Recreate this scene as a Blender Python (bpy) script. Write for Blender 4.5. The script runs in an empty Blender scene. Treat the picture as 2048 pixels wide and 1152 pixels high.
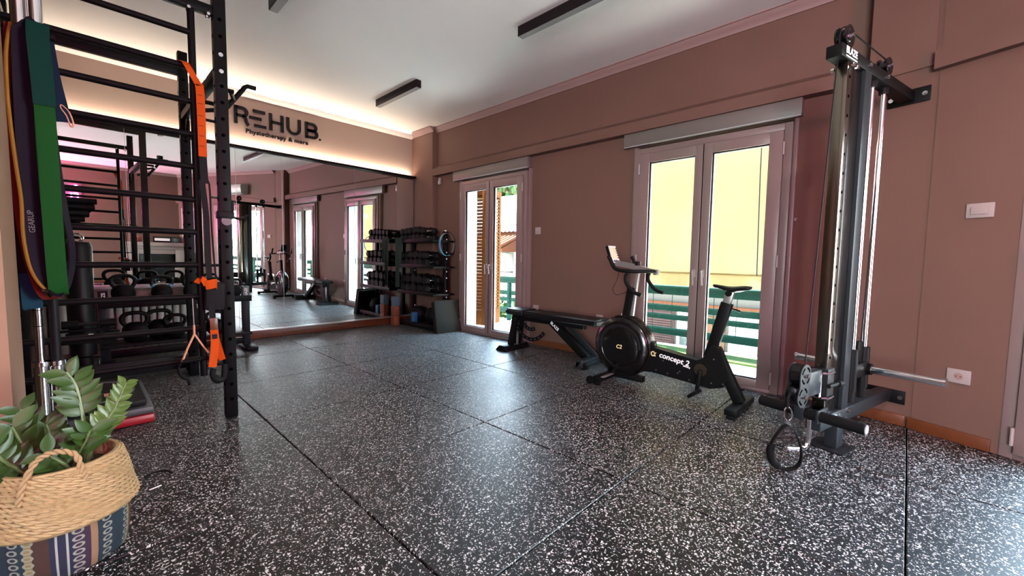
import bpy, bmesh, math, random
from mathutils import Vector, Matrix
random.seed(7)
PI = math.pi
scene = bpy.context.scene
C = scene.collection

# ------------------------------------------------------------------ camera
yaw, pitch, roll = math.radians(43.737), math.radians(-4.038), math.radians(-0.881)
fw = Vector((math.cos(yaw)*math.cos(pitch), math.sin(yaw)*math.cos(pitch), math.sin(pitch)))
rt = Vector((math.sin(yaw), -math.cos(yaw), 0)); dn = fw.cross(rt)
r2 = rt*math.cos(roll) + dn*math.sin(roll); d2 = dn*math.cos(roll) - rt*math.sin(roll)
cd = bpy.data.cameras.new('camera'); cam = bpy.data.objects.new('camera', cd); C.objects.link(cam)
cd.sensor_fit = 'HORIZONTAL'; cd.sensor_width = 36; cd.lens = 825.3/2048*36; cd.clip_start = 0.05; cd.clip_end = 300
mw = Matrix((r2, -d2, -fw)).transposed().to_4x4(); mw.translation = (0, 0, 1.07)
cam.matrix_world = mw
scene.camera = cam

# ------------------------------------------------------------------ sky, exposure
SKY = 21.0
w = bpy.data.worlds.new('sky'); scene.world = w; w.use_nodes = True
nt = w.node_tree; nt.nodes.clear()
o = nt.nodes.new('ShaderNodeOutputWorld'); b = nt.nodes.new('ShaderNodeBackground')
tc = nt.nodes.new('ShaderNodeTexCoord'); sx = nt.nodes.new('ShaderNodeSeparateXYZ'); cr = nt.nodes.new('ShaderNodeValToRGB')
cr.color_ramp.elements[0].position = 0.0; cr.color_ramp.elements[0].color = (0.95, 0.96, 0.97, 1)
cr.color_ramp.elements[1].position = 0.6; cr.color_ramp.elements[1].color = (0.50, 0.74, 1.0, 1)
nt.links.new(tc.outputs['Generated'], sx.inputs[0]); nt.links.new(sx.outputs['Z'], cr.inputs[0])
nt.links.new(cr.outputs[0], b.inputs[0]); b.inputs[1].default_value = SKY; nt.links.new(b.outputs[0], o.inputs[0])
vs = scene.view_settings
vs.view_transform = 'Standard'; vs.look = 'None'; vs.gamma = 1.0; vs.use_curve_mapping = False
vs.exposure = 1.45

sl = bpy.data.lights.new('sun', 'SUN'); sl.energy = 130; sl.angle = math.radians(1.5); sl.color = (1.0, 0.95, 0.87)
so = bpy.data.objects.new('sun', sl); C.objects.link(so); so.rotation_euler = Vector((-0.06, -0.33, -0.94)).to_track_quat('-Z', 'Y').to_euler()

def portal(name, loc, size, direction):
    l = bpy.data.lights.new(name, 'AREA'); l.shape = 'RECTANGLE'; l.size, l.size_y = size; l.cycles.is_portal = True
    ob = bpy.data.objects.new(name, l); C.objects.link(ob); ob.location = loc
    ob.rotation_euler = Vector(direction).to_track_quat('-Z', 'Z').to_euler()
AX, AY = -0.3746, -0.9272           # direction of the angled wall, as it comes towards the camera
A0 = (3.71, -0.09)
def ang(s, d=0.0):                  # point on the angled wall; d outwards
    return (A0[0] + AX*s - AY*d, A0[1] + AY*s + AX*d)
portal('portal_one', (4.1, 4.12, 1.07), (1.1, 2.0), (-1, 0, 0))
portal('portal_two', (4.1, 1.36, 1.07), (1.1, 2.0), (-1, 0, 0))
pa = ang(1.35, 0.2)
portal('portal_three', (pa[0], pa[1], 1.1), (1.8, 2.1), (AY, -AX, 0))
portal('portal_four', (-3.95, -2.1, 1.4), (2.2, 2.3), (1, 0, 0))  # sky portal at the added, unseen window

def strip_light(name, loc, sx_, sy_, direction, energy, color, up='Y'):
    l = bpy.data.lights.new(name, 'AREA'); l.shape = 'RECTANGLE'; l.size, l.size_y = sx_, sy_
    l.energy = energy; l.color = color
    ob = bpy.data.objects.new(name, l); C.objects.link(ob); ob.location = loc
    z = -Vector(direction).normalized(); x = Vector((1, 0, 0)); y = z.cross(x)
    ob.matrix_world = Matrix((x, y, z)).transposed().to_4x4(); ob.matrix_world.translation = loc
    return ob
WARM = (1.0, 0.80, 0.64)
ADDED_SPOT_W = 28
strip_light('ledge_led_light', (1.74, 5.962, 2.392), 4.1, 0.02, (0, 0.25, 1), 16, WARM)
strip_light('cornice_led_light', (1.74, 5.975, 3.030), 4.1, 0.02, (0, -0.5, 0.85), 18, WARM)

# ------------------------------------------------------------------ materials
MATS = {}
def lin(c):
    return tuple(((v/255)/12.92 if v/255 <= 0.04045 else ((v/255+0.055)/1.055)**2.4) for v in c)
def mat(name, col, rough=0.5, metal=0.0, var=0.12, vscale=9.0, bump=0.0, bscale=120.0, emit=None, estr=0.0, spec=None, coat=0.0, trans=0.0):
    m = bpy.data.materials.new(name); m.use_nodes = True; n = m.node_tree; p = n.nodes['Principled BSDF']
    geo = n.nodes.new('ShaderNodeTexCoord'); no = n.nodes.new('ShaderNodeTexNoise'); no.inputs['Scale'].default_value = vscale; no.inputs['Detail'].default_value = 4
    n.links.new(geo.outputs['Object'], no.inputs['Vector'])
    mx = n.nodes.new('ShaderNodeMix'); mx.data_type = 'RGBA'
    mx.inputs[6].default_value = (*[c*(1-var) for c in col], 1); mx.inputs[7].default_value = (*[min(1, c*(1+var)) for c in col], 1)
    n.links.new(no.outputs[0], mx.inputs[0]); n.links.new(mx.outputs[2], p.inputs['Base Color'])
    p.inputs['Roughness'].default_value = rough; p.inputs['Metallic'].default_value = metal
    if spec is not None: p.inputs['Specular IOR Level'].default_value = spec
    if coat: p.inputs['Coat Weight'].default_value = coat; p.inputs['Coat Roughness'].default_value = 0.08
    if trans: p.inputs['Transmission Weight'].default_value = trans
    if emit: p.inputs['Emission Color'].default_value = (*emit, 1); p.inputs['Emission Strength'].default_value = estr
    if bump:
        n2 = n.nodes.new('ShaderNodeTexNoise'); n2.inputs['Scale'].default_value = bscale; n2.inputs['Detail'].default_value = 3
        n.links.new(geo.outputs['Object'], n2.inputs['Vector'])
        bp = n.nodes.new('ShaderNodeBump'); bp.inputs['Strength'].default_value = bump; bp.inputs['Distance'].default_value = 0.002
        n.links.new(n2.outputs[0], bp.inputs['Height']); n.links.new(bp.outputs[0], p.inputs['Normal'])
    MATS[name] = m
    return m
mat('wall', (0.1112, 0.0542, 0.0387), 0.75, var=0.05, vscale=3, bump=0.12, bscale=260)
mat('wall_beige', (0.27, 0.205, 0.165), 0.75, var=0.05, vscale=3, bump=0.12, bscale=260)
mat('plaster_white', (0.74, 0.745, 0.70), 0.8, var=0.03, vscale=2, bump=0.05, bscale=200)
mat('cornice', (0.2350, 0.1500, 0.1380), 0.6, var=0.03)
mat('cove', (0.50, 0.46, 0.43), 0.6, var=0.03)
mat('upvc', (0.1750, 0.1176, 0.1106), 0.35, var=0.03)
mat('gasket', (0.0012, 0.0012, 0.0013), 0.8, spec=0.0)
mat('bead', (0.3850, 0.3920, 0.4060), 0.3, var=0.02)
mat('cassette', (0.1190, 0.1015, 0.0910), 0.4, var=0.03)
mat('wood_skirting', (0.1050, 0.0304, 0.0095), 0.35, var=0.3, vscale=14)
mat('black_metal', (0.0033, 0.0032, 0.0034), 0.46, var=0.2, bump=0.15, bscale=500, spec=0.12)
mat('black_gloss', (0.0022, 0.0022, 0.0025), 0.18, var=0.1)
mat('charcoal', (0.0077, 0.0077, 0.0085), 0.5, var=0.15, spec=0.12)
mat('grey_metal', (0.0149, 0.0182, 0.0205), 0.38, var=0.1, spec=0.12)
mat('rubber', (0.0033, 0.0033, 0.0036), 0.6, var=0.25, bump=0.2, spec=0.12)
mat('vinyl', (0.0039, 0.0039, 0.0044), 0.42, var=0.2, bump=0.25, bscale=300, spec=0.2)
mat('chrome', (0.82, 0.82, 0.84), 0.14, 1.0, var=0.03)
mat('steel', (0.2000, 0.1700, 0.1400), 0.22, 1.0, var=0.06)
mat('silver', (0.40, 0.39, 0.38), 0.35, 0.8, var=0.04)
mat('white_plastic', (0.2800, 0.2310, 0.2205), 0.4, var=0.02)
mat('white_print', (0.85, 0.85, 0.85), 0.5, var=0.02)
mat('gold_print', (0.75, 0.62, 0.28), 0.4, var=0.05)
mat('lamp_diffuser', (0.1820, 0.1960, 0.1890), 0.4, var=0.02)
mat('lamp_body', (0.0120, 0.0084, 0.0090), 0.45, spec=0.1)
mat('orange_strap', (0.4200, 0.0500, 0.0025), 0.75, var=0.1, bump=0.3, bscale=400, spec=0.12)
mat('tan_cord', (0.55, 0.26, 0.14), 0.6)
mat('black_strap', (0.0083, 0.0077, 0.0088), 0.7, bump=0.3, bscale=500, spec=0.12)
mat('band_green', (0.0060, 0.0620, 0.0100), 0.75, var=0.12, spec=0.12)
mat('band_dark_green', (0.0015, 0.0300, 0.0210), 0.75, var=0.12, spec=0.12)
mat('band_purple', (0.0077, 0.0041, 0.0108), 0.75, var=0.1, spec=0.12)
mat('band_yellow', (0.2160, 0.1080, 0.0150), 0.75, var=0.1, spec=0.12)
mat('band_red', (0.1080, 0.0120, 0.0072), 0.75, var=0.1, spec=0.12)
mat('band_blue', (0.0084, 0.0420, 0.0672), 0.75, var=0.1, spec=0.12)
mat('band_navy', (0.0042, 0.0123, 0.0297), 0.75, var=0.1, spec=0.12)
mat('leaf', (0.0200, 0.0520, 0.0045), 0.42, var=0.45, vscale=30)
mat('leaf_young', (0.0600, 0.1020, 0.0180), 0.35, var=0.3, vscale=30)
mat('stem', (0.0960, 0.1440, 0.0480), 0.45, var=0.2)
mat('soil', (0.02, 0.014, 0.01), 0.9, var=0.4, vscale=60, bump=0.8)
mat('rope', (0.2700, 0.1750, 0.0800), 0.75, var=0.25, vscale=60)
mat('step_red', (0.2520, 0.0054, 0.0108), 0.4, var=0.06)
mat('step_grey', (0.0480, 0.0510, 0.0540), 0.5)
mat('step_grey_ring', (0.10, 0.10, 0.105), 0.5)
mat('ring_blue', (0.0600, 0.2160, 0.3120), 0.5)
mat('ring_grey', (0.1200, 0.1250, 0.1300), 0.5)
mat('towel_green', (0.0036, 0.0198, 0.0138), 0.9, bump=0.5, bscale=300)
mat('block_blue', (0.0072, 0.0840, 0.1800), 0.7, var=0.06)
mat('block_steel', (0.0540, 0.0930, 0.1260), 0.7, var=0.06)
mat('block_orange', (0.1500, 0.0372, 0.0096), 0.7, var=0.08)
mat('plyo', (0.0149, 0.0149, 0.0119), 0.75, var=0.08, bump=0.2, spec=0.12)
mat('radiator', (0.3150, 0.3010, 0.2800), 0.35, var=0.03)
mat('shutter_wood', (0.0550, 0.0198, 0.0050), 0.85, var=0.2, vscale=12, spec=0.04)
mat('rail_green', (0.0016, 0.0115, 0.0085), 0.85, var=0.1, spec=0.04)
mat('balcony_tile', (0.40, 0.40, 0.39), 0.5, var=0.08, vscale=25)
mat('grass_mat', (0.0140, 0.0250, 0.0070), 0.85, var=0.4, vscale=60, bump=0.6, spec=0.04)
mat('bldg_white', (0.2100, 0.2100, 0.2000), 0.85, var=0.05, spec=0.04)
mat('bldg_cream', (0.0281, 0.0255, 0.0207), 0.85, var=0.06, spec=0.04)
mat('bldg_peach', (0.0322, 0.0172, 0.0086), 0.85, var=0.06, spec=0.04)
mat('bldg_salmon', (0.0174, 0.0100, 0.0088), 0.85, var=0.08, spec=0.04)
mat('roof_tile', (0.0275, 0.0090, 0.0040), 0.85, var=0.25, vscale=6, spec=0.04)
mat('foliage', (0.0080, 0.0200, 0.0055), 0.85, var=0.5, vscale=3, spec=0.04)
mat('bldg_glass', (0.0150, 0.0200, 0.0187), 0.1, var=0.1)
mat('ac_beige', (0.12, 0.115, 0.095), 0.5)
mat('mauve_door', (0.12, 0.08, 0.095), 0.5, var=0.04)
mat('screen', (0.42, 0.38, 0.26), 0.25, var=0.03)
mat('mantel', (0.2688, 0.2296, 0.2072), 0.6, var=0.04)
mat('ball_red', (0.5, 0.05, 0.03), 0.5)
mat('ball_cream', (0.6, 0.45, 0.3), 0.5)
mat('neon', (0.9, 0.3, 0.55), 0.4, emit=(1.0, 0.09, 0.40), estr=150)
mat('warm_glow', (0.8, 0.7, 0.6), 0.4, emit=(1.0, 0.66, 0.42), estr=8)
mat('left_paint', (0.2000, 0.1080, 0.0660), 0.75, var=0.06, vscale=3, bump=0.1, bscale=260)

def glass_mat():
    m = bpy.data.materials.new('glass'); m.use_nodes = True; n = m.node_tree; n.nodes.clear()
    out = n.nodes.new('ShaderNodeOutputMaterial'); t = n.nodes.new('ShaderNodeBsdfTransparent'); g = n.nodes.new('ShaderNodeBsdfGlossy')
    fr = n.nodes.new('ShaderNodeFresnel'); mx = n.nodes.new('ShaderNodeMixShader')
    ge = n.nodes.new('ShaderNodeNewGeometry'); io = n.nodes.new('ShaderNodeMapRange'); io.inputs[3].default_value = 1.45; io.inputs[4].default_value = 1/1.45
    n.links.new(ge.outputs['Backfacing'], io.inputs[0]); n.links.new(io.outputs[0], fr.inputs[0])   # same index seen from both faces of the thin pane
    t.inputs[0].default_value = (0.93, 0.95, 0.94, 1); g.inputs['Roughness'].default_value = 0.0
    n.links.new(fr.outputs[0], mx.inputs[0]); n.links.new(t.outputs[0], mx.inputs[1]); n.links.new(g.outputs[0], mx.inputs[2]); n.links.new(mx.outputs[0], out.inputs[0])
    MATS['glass'] = m
glass_mat()
def mirror_mat():
    m = mat('mirror', (0.86, 0.89, 0.87), 0.0, 1.0, var=0.01)
mirror_mat()
def awning_mat():
    m = bpy.data.materials.new('awning'); m.use_nodes = True; n = m.node_tree; n.nodes.clear()
    out = n.nodes.new('ShaderNodeOutputMaterial'); d = n.nodes.new('ShaderNodeBsdfDiffuse'); t = n.nodes.new('ShaderNodeBsdfTranslucent'); mx = n.nodes.new('ShaderNodeMixShader')
    tc = n.nodes.new('ShaderNodeTexCoord'); no = n.nodes.new('ShaderNodeTexNoise'); no.inputs['Scale'].default_value = 1.6; no.inputs['Detail'].default_value = 6
    cr = n.nodes.new('ShaderNodeMix'); cr.data_type = 'RGBA'; cr.inputs[6].default_value = (0.108, 0.074, 0.030, 1); cr.inputs[7].default_value = (0.128, 0.094, 0.042, 1)
    n.links.new(tc.outputs['Object'], no.inputs['Vector']); n.links.new(no.outputs[0], cr.inputs[0])
    n.links.new(cr.outputs[2], d.inputs[0]); n.links.new(cr.outputs[2], t.inputs[0]); mx.inputs[0].default_value = 0.5
    n.links.new(d.outputs[0], mx.inputs[1]); n.links.new(t.outputs[0], mx.inputs[2]); n.links.new(mx.outputs[0], out.inputs[0])
    MATS['awning'] = m
awning_mat()
def floor_mat():
    m = bpy.data.materials.new('speckled_rubber'); m.use_nodes = True; n = m.node_tree; p = n.nodes['Principled BSDF']; L = n.links.new
    g = n.nodes.new('ShaderNodeNewGeometry')
    dn_ = n.nodes.new('ShaderNodeTexNoise'); dn_.inputs['Scale'].default_value = 55; dn_.inputs['Detail'].default_value = 2
    L(g.outputs['Position'], dn_.inputs['Vector'])
    va = n.nodes.new('ShaderNodeVectorMath'); va.operation = 'SCALE'; va.inputs[3].default_value = 0.026; L(dn_.outputs['Color'], va.inputs[0])
    ad = n.nodes.new('ShaderNodeVectorMath'); ad.operation = 'ADD'; L(g.outputs['Position'], ad.inputs[0]); L(va.outputs[0], ad.inputs[1])
    def flecks(scale, lo, hi):
        v = n.nodes.new('ShaderNodeTexVoronoi'); v.voronoi_dimensions = '2D'; v.inputs['Scale'].default_value = scale; L(ad.outputs[0], v.inputs['Vector'])
        sp = n.nodes.new('ShaderNodeSeparateColor'); L(v.outputs['Color'], sp.inputs[0])
        mr = n.nodes.new('ShaderNodeMapRange'); mr.inputs[1].default_value = lo; mr.inputs[2].default_value = hi; mr.inputs[3].default_value = 0.0; mr.inputs[4].default_value = 0.42; L(sp.outputs[0], mr.inputs[0])
        ms = n.nodes.new('ShaderNodeMath'); ms.operation = 'LESS_THAN'; L(v.outputs['Distance'], ms.inputs[0]); L(mr.outputs[0], ms.inputs[1])
        return ms.outputs[0]
    f1 = flecks(90, 0.48, 1.05); f2 = flecks(160, 0.66, 1.05)
    mxm = n.nodes.new('ShaderNodeMath'); mxm.operation = 'MAXIMUM'; L(f1, mxm.inputs[0]); L(f2, mxm.inputs[1])
    big = n.nodes.new('ShaderNodeTexNoise'); big.inputs['Scale'].default_value = 2.2; big.inputs['Detail'].default_value = 5; L(g.outputs['Position'], big.inputs['Vector'])
    bc = n.nodes.new('ShaderNodeMix'); bc.data_type = 'RGBA'; bc.inputs[6].default_value = (0.0018, 0.0018, 0.0022, 1); bc.inputs[7].default_value = (0.004, 0.004, 0.0046, 1); L(big.outputs[0], bc.inputs[0])
    mx = n.nodes.new('ShaderNodeMix'); mx.data_type = 'RGBA'; mx.inputs[7].default_value = (0.48, 0.47, 0.455, 1)
    L(mxm.outputs[0], mx.inputs[0]); L(bc.outputs[2], mx.inputs[6]); L(mx.outputs[2], p.inputs['Base Color'])
    p.inputs['Specular IOR Level'].default_value = 0.31
    rr = n.nodes.new('ShaderNodeMapRange'); rr.inputs[3].default_value = 0.36; rr.inputs[4].default_value = 0.50; L(big.outputs[0], rr.inputs[0]); L(rr.outputs[0], p.inputs['Roughness'])
    b1 = n.nodes.new('ShaderNodeTexNoise'); b1.inputs['Scale'].default_value = 300; L(g.outputs['Position'], b1.inputs['Vector'])
    bp = n.nodes.new('ShaderNodeBump'); bp.inputs['Strength'].default_value = 0.25; bp.inputs['Distance'].default_value = 0.001; L(b1.outputs[0], bp.inputs['Height']); L(bp.outputs[0], p.inputs['Normal'])
    MATS['floor'] = m
floor_mat()
def weave_mat():
    m = mat('seagrass', (0.3000, 0.2050, 0.0920), 0.7, var=0.3, vscale=40)
    n = m.node_tree; p = n.nodes['Principled BSDF']; L = n.links.new
    tc = n.nodes.new('ShaderNodeTexCoord'); wv = n.nodes.new('ShaderNodeTexVoronoi'); wv.inputs['Scale'].default_value = 75
    mp = n.nodes.new('ShaderNodeMapping'); mp.inputs['Scale'].default_value = (0.7, 0.7, 1.2); L(tc.outputs['Object'], mp.inputs[0]); L(mp.outputs[0], wv.inputs['Vector'])
    bp = n.nodes.new('ShaderNodeBump'); bp.inputs['Strength'].default_value = 0.8; bp.inputs['Distance'].default_value = 0.004; bp.invert = True
    L(wv.outputs['Distance'], bp.inputs['Height']); L(bp.outputs[0], p.inputs['Normal'])
weave_mat()
def fabric_mat():
    # printed fabric: vertical woven stripes around the basket, by angle
    m = bpy.data.materials.new('striped_fabric'); m.use_nodes = True; n = m.node_tree; p = n.nodes['Principled BSDF']; L = n.links.new
    tc = n.nodes.new('ShaderNodeTexCoord'); sp = n.nodes.new('ShaderNodeSeparateXYZ'); L(tc.outputs['Object'], sp.inputs[0])
    at = n.nodes.new('ShaderNodeMath'); at.operation = 'ARCTAN2'; L(sp.outputs['Y'], at.inputs[0]); L(sp.outputs['X'], at.inputs[1])
    mu = n.nodes.new('ShaderNodeMath'); mu.operation = 'MULTIPLY'; mu.inputs[1].default_value = 2.2/(2*PI)*1.0; L(at.outputs[0], mu.inputs[0])
    fr = n.nodes.new('ShaderNodeMath'); fr.operation = 'FRACT'; L(mu.outputs[0], fr.inputs[0])
    cr = n.nodes.new('ShaderNodeValToRGB'); cr.color_ramp.interpolation = 'CONSTANT'; L(fr.outputs[0], cr.inputs[0])
    tl, nv, yl, br, pu, tn = (0.0035, 0.014, 0.022), (0.0035, 0.005, 0.018), (0.15, 0.115, 0.035), (0.028, 0.008, 0.0035), (0.018, 0.005, 0.019), (0.17, 0.10, 0.05)
    wh = (0.22, 0.22, 0.21)
    stops = [(0, tl), (.16, nv), (.20, tl), (.26, yl), (.30, br), (.38, nv), (.41, wh), (.42, nv), (.46, wh), (.47, nv), (.50, pu), (.58, tn), (.62, tl), (.74, tl), (.86, yl), (.89, br), (.96, yl)]
    e = cr.color_ramp.elements
    e[0].position = 0; e[0].color = (*stops[0][1], 1); e[1].position = stops[1][0]; e[1].color = (*stops[1][1], 1)
    for ps, c in stops[2:]:
        k = e.new(ps); k.color = (*c, 1)
    # little white ring motifs in the darker columns
    cb = n.nodes.new('ShaderNodeCombineXYZ'); L(fr.outputs[0], cb.inputs[0]); L(sp.outputs['Z'], cb.inputs[1])
    mp = n.nodes.new('ShaderNodeMapping'); mp.inputs['Scale'].default_value = (12.5, 42, 1); L(cb.outputs[0], mp.inputs[0])
    fx = n.nodes.new('ShaderNodeVectorMath'); fx.operation = 'FRACTION'; L(mp.outputs[0], fx.inputs[0])
    ds = n.nodes.new('ShaderNodeVectorMath'); ds.operation = 'DISTANCE'; ds.inputs[1].default_value = (0.5, 0.5, 0); L(fx.outputs[0], ds.inputs[0])
    a = n.nodes.new('ShaderNodeMath'); a.operation = 'COMPARE'; a.inputs[1].default_value = 0.30; a.inputs[2].default_value = 0.09; L(ds.outputs['Value'], a.inputs[0])
    # keep motifs in some columns only
    fl = n.nodes.new('ShaderNodeMath'); fl.operation = 'MULTIPLY'; fl.inputs[1].default_value = 12.5; L(fr.outputs[0], fl.inputs[0])
    f2 = n.nodes.new('ShaderNodeMath'); f2.operation = 'FLOOR'; L(fl.outputs[0], f2.inputs[0])
    wn = n.nodes.new('ShaderNodeTexWhiteNoise'); wn.noise_dimensions = '1D'; L(f2.outputs[0], wn.inputs['W'])
    gt = n.nodes.new('ShaderNodeMath'); gt.operation = 'GREATER_THAN'; gt.inputs[1].default_value = 0.6; L(wn.outputs['Value'], gt.inputs[0])
    an = n.nodes.new('ShaderNodeMath'); an.operation = 'MULTIPLY'; L(a.outputs[0], an.inputs[0]); L(gt.outputs[0], an.inputs[1])
    mx = n.nodes.new('ShaderNodeMix'); mx.data_type = 'RGBA'; L(an.outputs[0], mx.inputs[0]); L(cr.outputs[0], mx.inputs[6]); mx.inputs[7].default_value = (0.17, 0.175, 0.14, 1)
    L(mx.outputs[2], p.inputs['Base Color']); p.inputs['Roughness'].default_value = 0.85
    b1 = n.nodes.new('ShaderNodeTexNoise'); b1.inputs['Scale'].default_value = 400; L(tc.outputs['Object'], b1.inputs['Vector'])
    bp = n.nodes.new('ShaderNodeBump'); bp.inputs['Strength'].default_value = 0.4; bp.inputs['Distance'].default_value = 0.001; L(b1.outputs[0], bp.inputs['Height']); L(bp.outputs[0], p.inputs['Normal'])
    MATS['fabric'] = m
fabric_mat()

# ------------------------------------------------------------------ mesh helpers
def TR(loc=(0, 0, 0), rot=(0, 0, 0)):
    from mathutils import Euler
    return Matrix.Translation(loc) @ Euler(rot).to_matrix().to_4x4()
def frame(p, z, xh=(1, 0, 0)):
    z = Vector(z).normalized(); x = Vector(xh); x = x - z*x.dot(z)
    if x.length < 1e-4: x = Vector((0, 1, 0)) - z*z.y
    x.normalize(); y = z.cross(x)
    m = Matrix((x, y, z)).transposed().to_4x4(); m.translation = p
    return m
class MB:
    def __init__(s): s.bm = bmesh.new()
    def box(s, lo, hi, bev=0.0, m=None, seg=2):
        lo, hi = Vector(lo), Vector(hi); c = (lo+hi)/2; d = hi-lo
        g = bmesh.ops.create_cube(s.bm, size=1, matrix=(m or Matrix()) @ Matrix.Translation(c) @ Matrix.Diagonal((d.x, d.y, d.z, 1)))
        if bev:
            es = list({e for v in g['verts'] for e in v.link_edges})
            bmesh.ops.bevel(s.bm, geom=es, offset=bev, segments=seg, affect='EDGES', profile=0.5)
        return s
    def cyl(s, p0, p1, r0, r1=None, seg=20, cap=True, bev=0.0):
        p0, p1 = Vector(p0), Vector(p1); r1 = r0 if r1 is None else r1
        L_ = (p1-p0).length
        g = bmesh.ops.create_cone(s.bm, cap_ends=cap, segments=seg, radius1=r0, radius2=r1, depth=L_, matrix=frame((p0+p1)/2, p1-p0))
        if bev:
            es = [e for e in {e for v in g['verts'] for e in v.link_edges} if sum(len(f.verts) > 4 for f in e.link_faces) == 1]
            bmesh.ops.bevel(s.bm, geom=es, offset=bev, segments=2, affect='EDGES')
        return s
    def sph(s, c, r, seg=20, sc=(1, 1, 1), m=None):
        bmesh.ops.create_uvsphere(s.bm, u_segments=seg, v_segments=seg//2+2, radius=r, matrix=(m or Matrix()) @ Matrix.Translation(c) @ Matrix.Diagonal((*sc, 1)))
        return s
    def rings(s, rs, closed=False, caps=True):
        vr = [[s.bm.verts.new(p) for p in r] for r in rs]; n = len(vr[0]); k = len(vr)
        for i in range(k if closed else k-1):
            a, b_ = vr[i], vr[(i+1) % k]
            for j in range(n): s.bm.faces.new((a[j], a[(j+1) % n], b_[(j+1) % n], b_[j]))
        if caps and not closed:
            s.bm.faces.new(vr[0][::-1]); s.bm.faces.new(vr[-1])
        return s
    def tube(s, pts, r, seg=10, closed=False, smooth=0, radii=None):
        pts = [Vector(p) for p in pts]
        if smooth: pts = spline(pts, smooth, closed); radii = None
        n = len(pts); rs = []; up = None
        for i, p in enumerate(pts):
            a = pts[(i-1) % n] if (closed or i) else p; c = pts[(i+1) % n] if (closed or i < n-1) else p
            t = (c-a).normalized()
            if up is None:
                up = Vector((0, 0, 1)) if abs(t.z) < 0.9 else Vector((1, 0, 0))
            x = up - t*up.dot(t)
            if x.length < 1e-5: x = t.orthogonal()
            x.normalize(); y = t.cross(x); up = x
            rr = radii[i] if radii else r
            rs.append([p + x*(rr*math.cos(2*PI*j/seg)) + y*(rr*math.sin(2*PI*j/seg)) for j in range(seg)])
        return s.rings(rs, closed)
    def ribbon(s, pts, wd, w, t, smooth=0, closed=False):
        pts = [Vector(p) for p in pts]
        if smooth: pts = spline(pts, smooth, closed)
        n = len(pts); rs = []
        for i, p in enumerate(pts):
            a = pts[(i-1) % n] if (closed or i) else p; c = pts[(i+1) % n] if (closed or i < n-1) else p
            tg = (c-a).normalized(); wv = wd(i/(n-1)) if callable(wd) else Vector(wd)
            wv = wv - tg*wv.dot(tg); wv.normalize(); nv = tg.cross(wv)
            ww = w(i/(n-1)) if callable(w) else w
            rs.append([p+wv*ww/2+nv*t/2, p-wv*ww/2+nv*t/2, p-wv*ww/2-nv*t/2, p+wv*ww/2-nv*t/2])
        return s.rings(rs, closed)
    def lathe(s, prof, seg=28, m=None, a0=0, a1=2*PI):
        m = m or Matrix(); full = abs(a1-a0-2*PI) < 1e-6; k = seg if full else seg+1
        vr = [[s.bm.verts.new(m @ Vector((r*math.cos(a0+(a1-a0)*j/seg), r*math.sin(a0+(a1-a0)*j/seg), z))) for j in range(k)] for r, z in prof]
        for a, b_ in zip(vr, vr[1:]):
            for j in range(k if full else k-1):
                q = (a[j], a[(j+1) % k], b_[(j+1) % k], b_[j])
                s.bm.faces.new(q)
        return s
    def prism(s, poly, d, m=None, bev=0.0):
        m = m or Matrix()           # poly in local xy, extruded along +z by d
        b0 = [s.bm.verts.new(m @ Vector((x, y, 0))) for x, y in poly]; b1 = [s.bm.verts.new(m @ Vector((x, y, d))) for x, y in poly]
        n = len(poly); fs = [s.bm.faces.new(b0[::-1]), s.bm.faces.new(b1)]
        fs += [s.bm.faces.new((b0[i], b0[(i+1) % n], b1[(i+1) % n], b1[i])) for i in range(n)]
        if bev:
            bmesh.ops.bevel(s.bm, geom=list({e for f in fs for e in f.edges}), offset=bev, segments=1, affect='EDGES')
        return s
    def hexa(s, a, b_):            # two quads
        va = [s.bm.verts.new(p) for p in a]; vb = [s.bm.verts.new(p) for p in b_]
        s.bm.faces.new(va[::-1]); s.bm.faces.new(vb)
        for i in range(4): s.bm.faces.new((va[i], va[(i+1) % 4], vb[(i+1) % 4], vb[i]))
        return s
    def mesh(s, name, ang_=35, fix=True):
        bmesh.ops.remove_doubles(s.bm, verts=s.bm.verts, dist=1e-6)
        if fix: bmesh.ops.recalc_face_normals(s.bm, faces=s.bm.faces)
        me = bpy.data.meshes.new(name); s.bm.to_mesh(me); s.bm.free()
        for p in me.polygons: p.use_smooth = True
        me.set_sharp_from_angle(angle=math.radians(ang_))
        return me
    def build(s, name, material, parent=None, ang_=35, label=None):
        return obj(name, s.mesh(name, ang_), material, parent, label)
def spline(pts, k, closed=False):
    n = len(pts); out = []
    for i in range(n if closed else n-1):
        if closed: p0, p1, p2, p3 = pts[(i-1) % n], pts[i], pts[(i+1) % n], pts[(i+2) % n]
        else: p0, p1, p2, p3 = pts[max(i-1, 0)], pts[i], pts[i+1], pts[min(i+2, n-1)]
        for j in range(k):
            t = j/k
            out.append(0.5*((2*p1)+(p2-p0)*t+(2*p0-5*p1+4*p2-p3)*t*t+(3*p1-p0-3*p2+p3)*t**3))
    if not closed: out.append(pts[-1])
    return out
def obj(name, me, material, parent=None, label=None):
    ob = bpy.data.objects.new(name, me); C.objects.link(ob)
    if material and not me.materials: me.materials.append(MATS[material])
    if parent: ob.parent = parent
    if label: ob['label'] = label
    return ob
def thing(name, label, cat, loc=(0, 0, 0), rz=0.0, group=None, kind=None):
    ob = bpy.data.objects.new(name, None); C.objects.link(ob); ob.empty_display_size = 0.1
    ob.location = loc; ob.rotation_euler = (0, 0, rz)
    return tag(ob, label, cat, group, kind)
def tag(ob, label, cat, group=None, kind=None):
    if label: ob['label'] = label
    if cat: ob['category'] = cat
    if group: ob['group'] = group
    if kind: ob['kind'] = kind
    return ob
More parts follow.
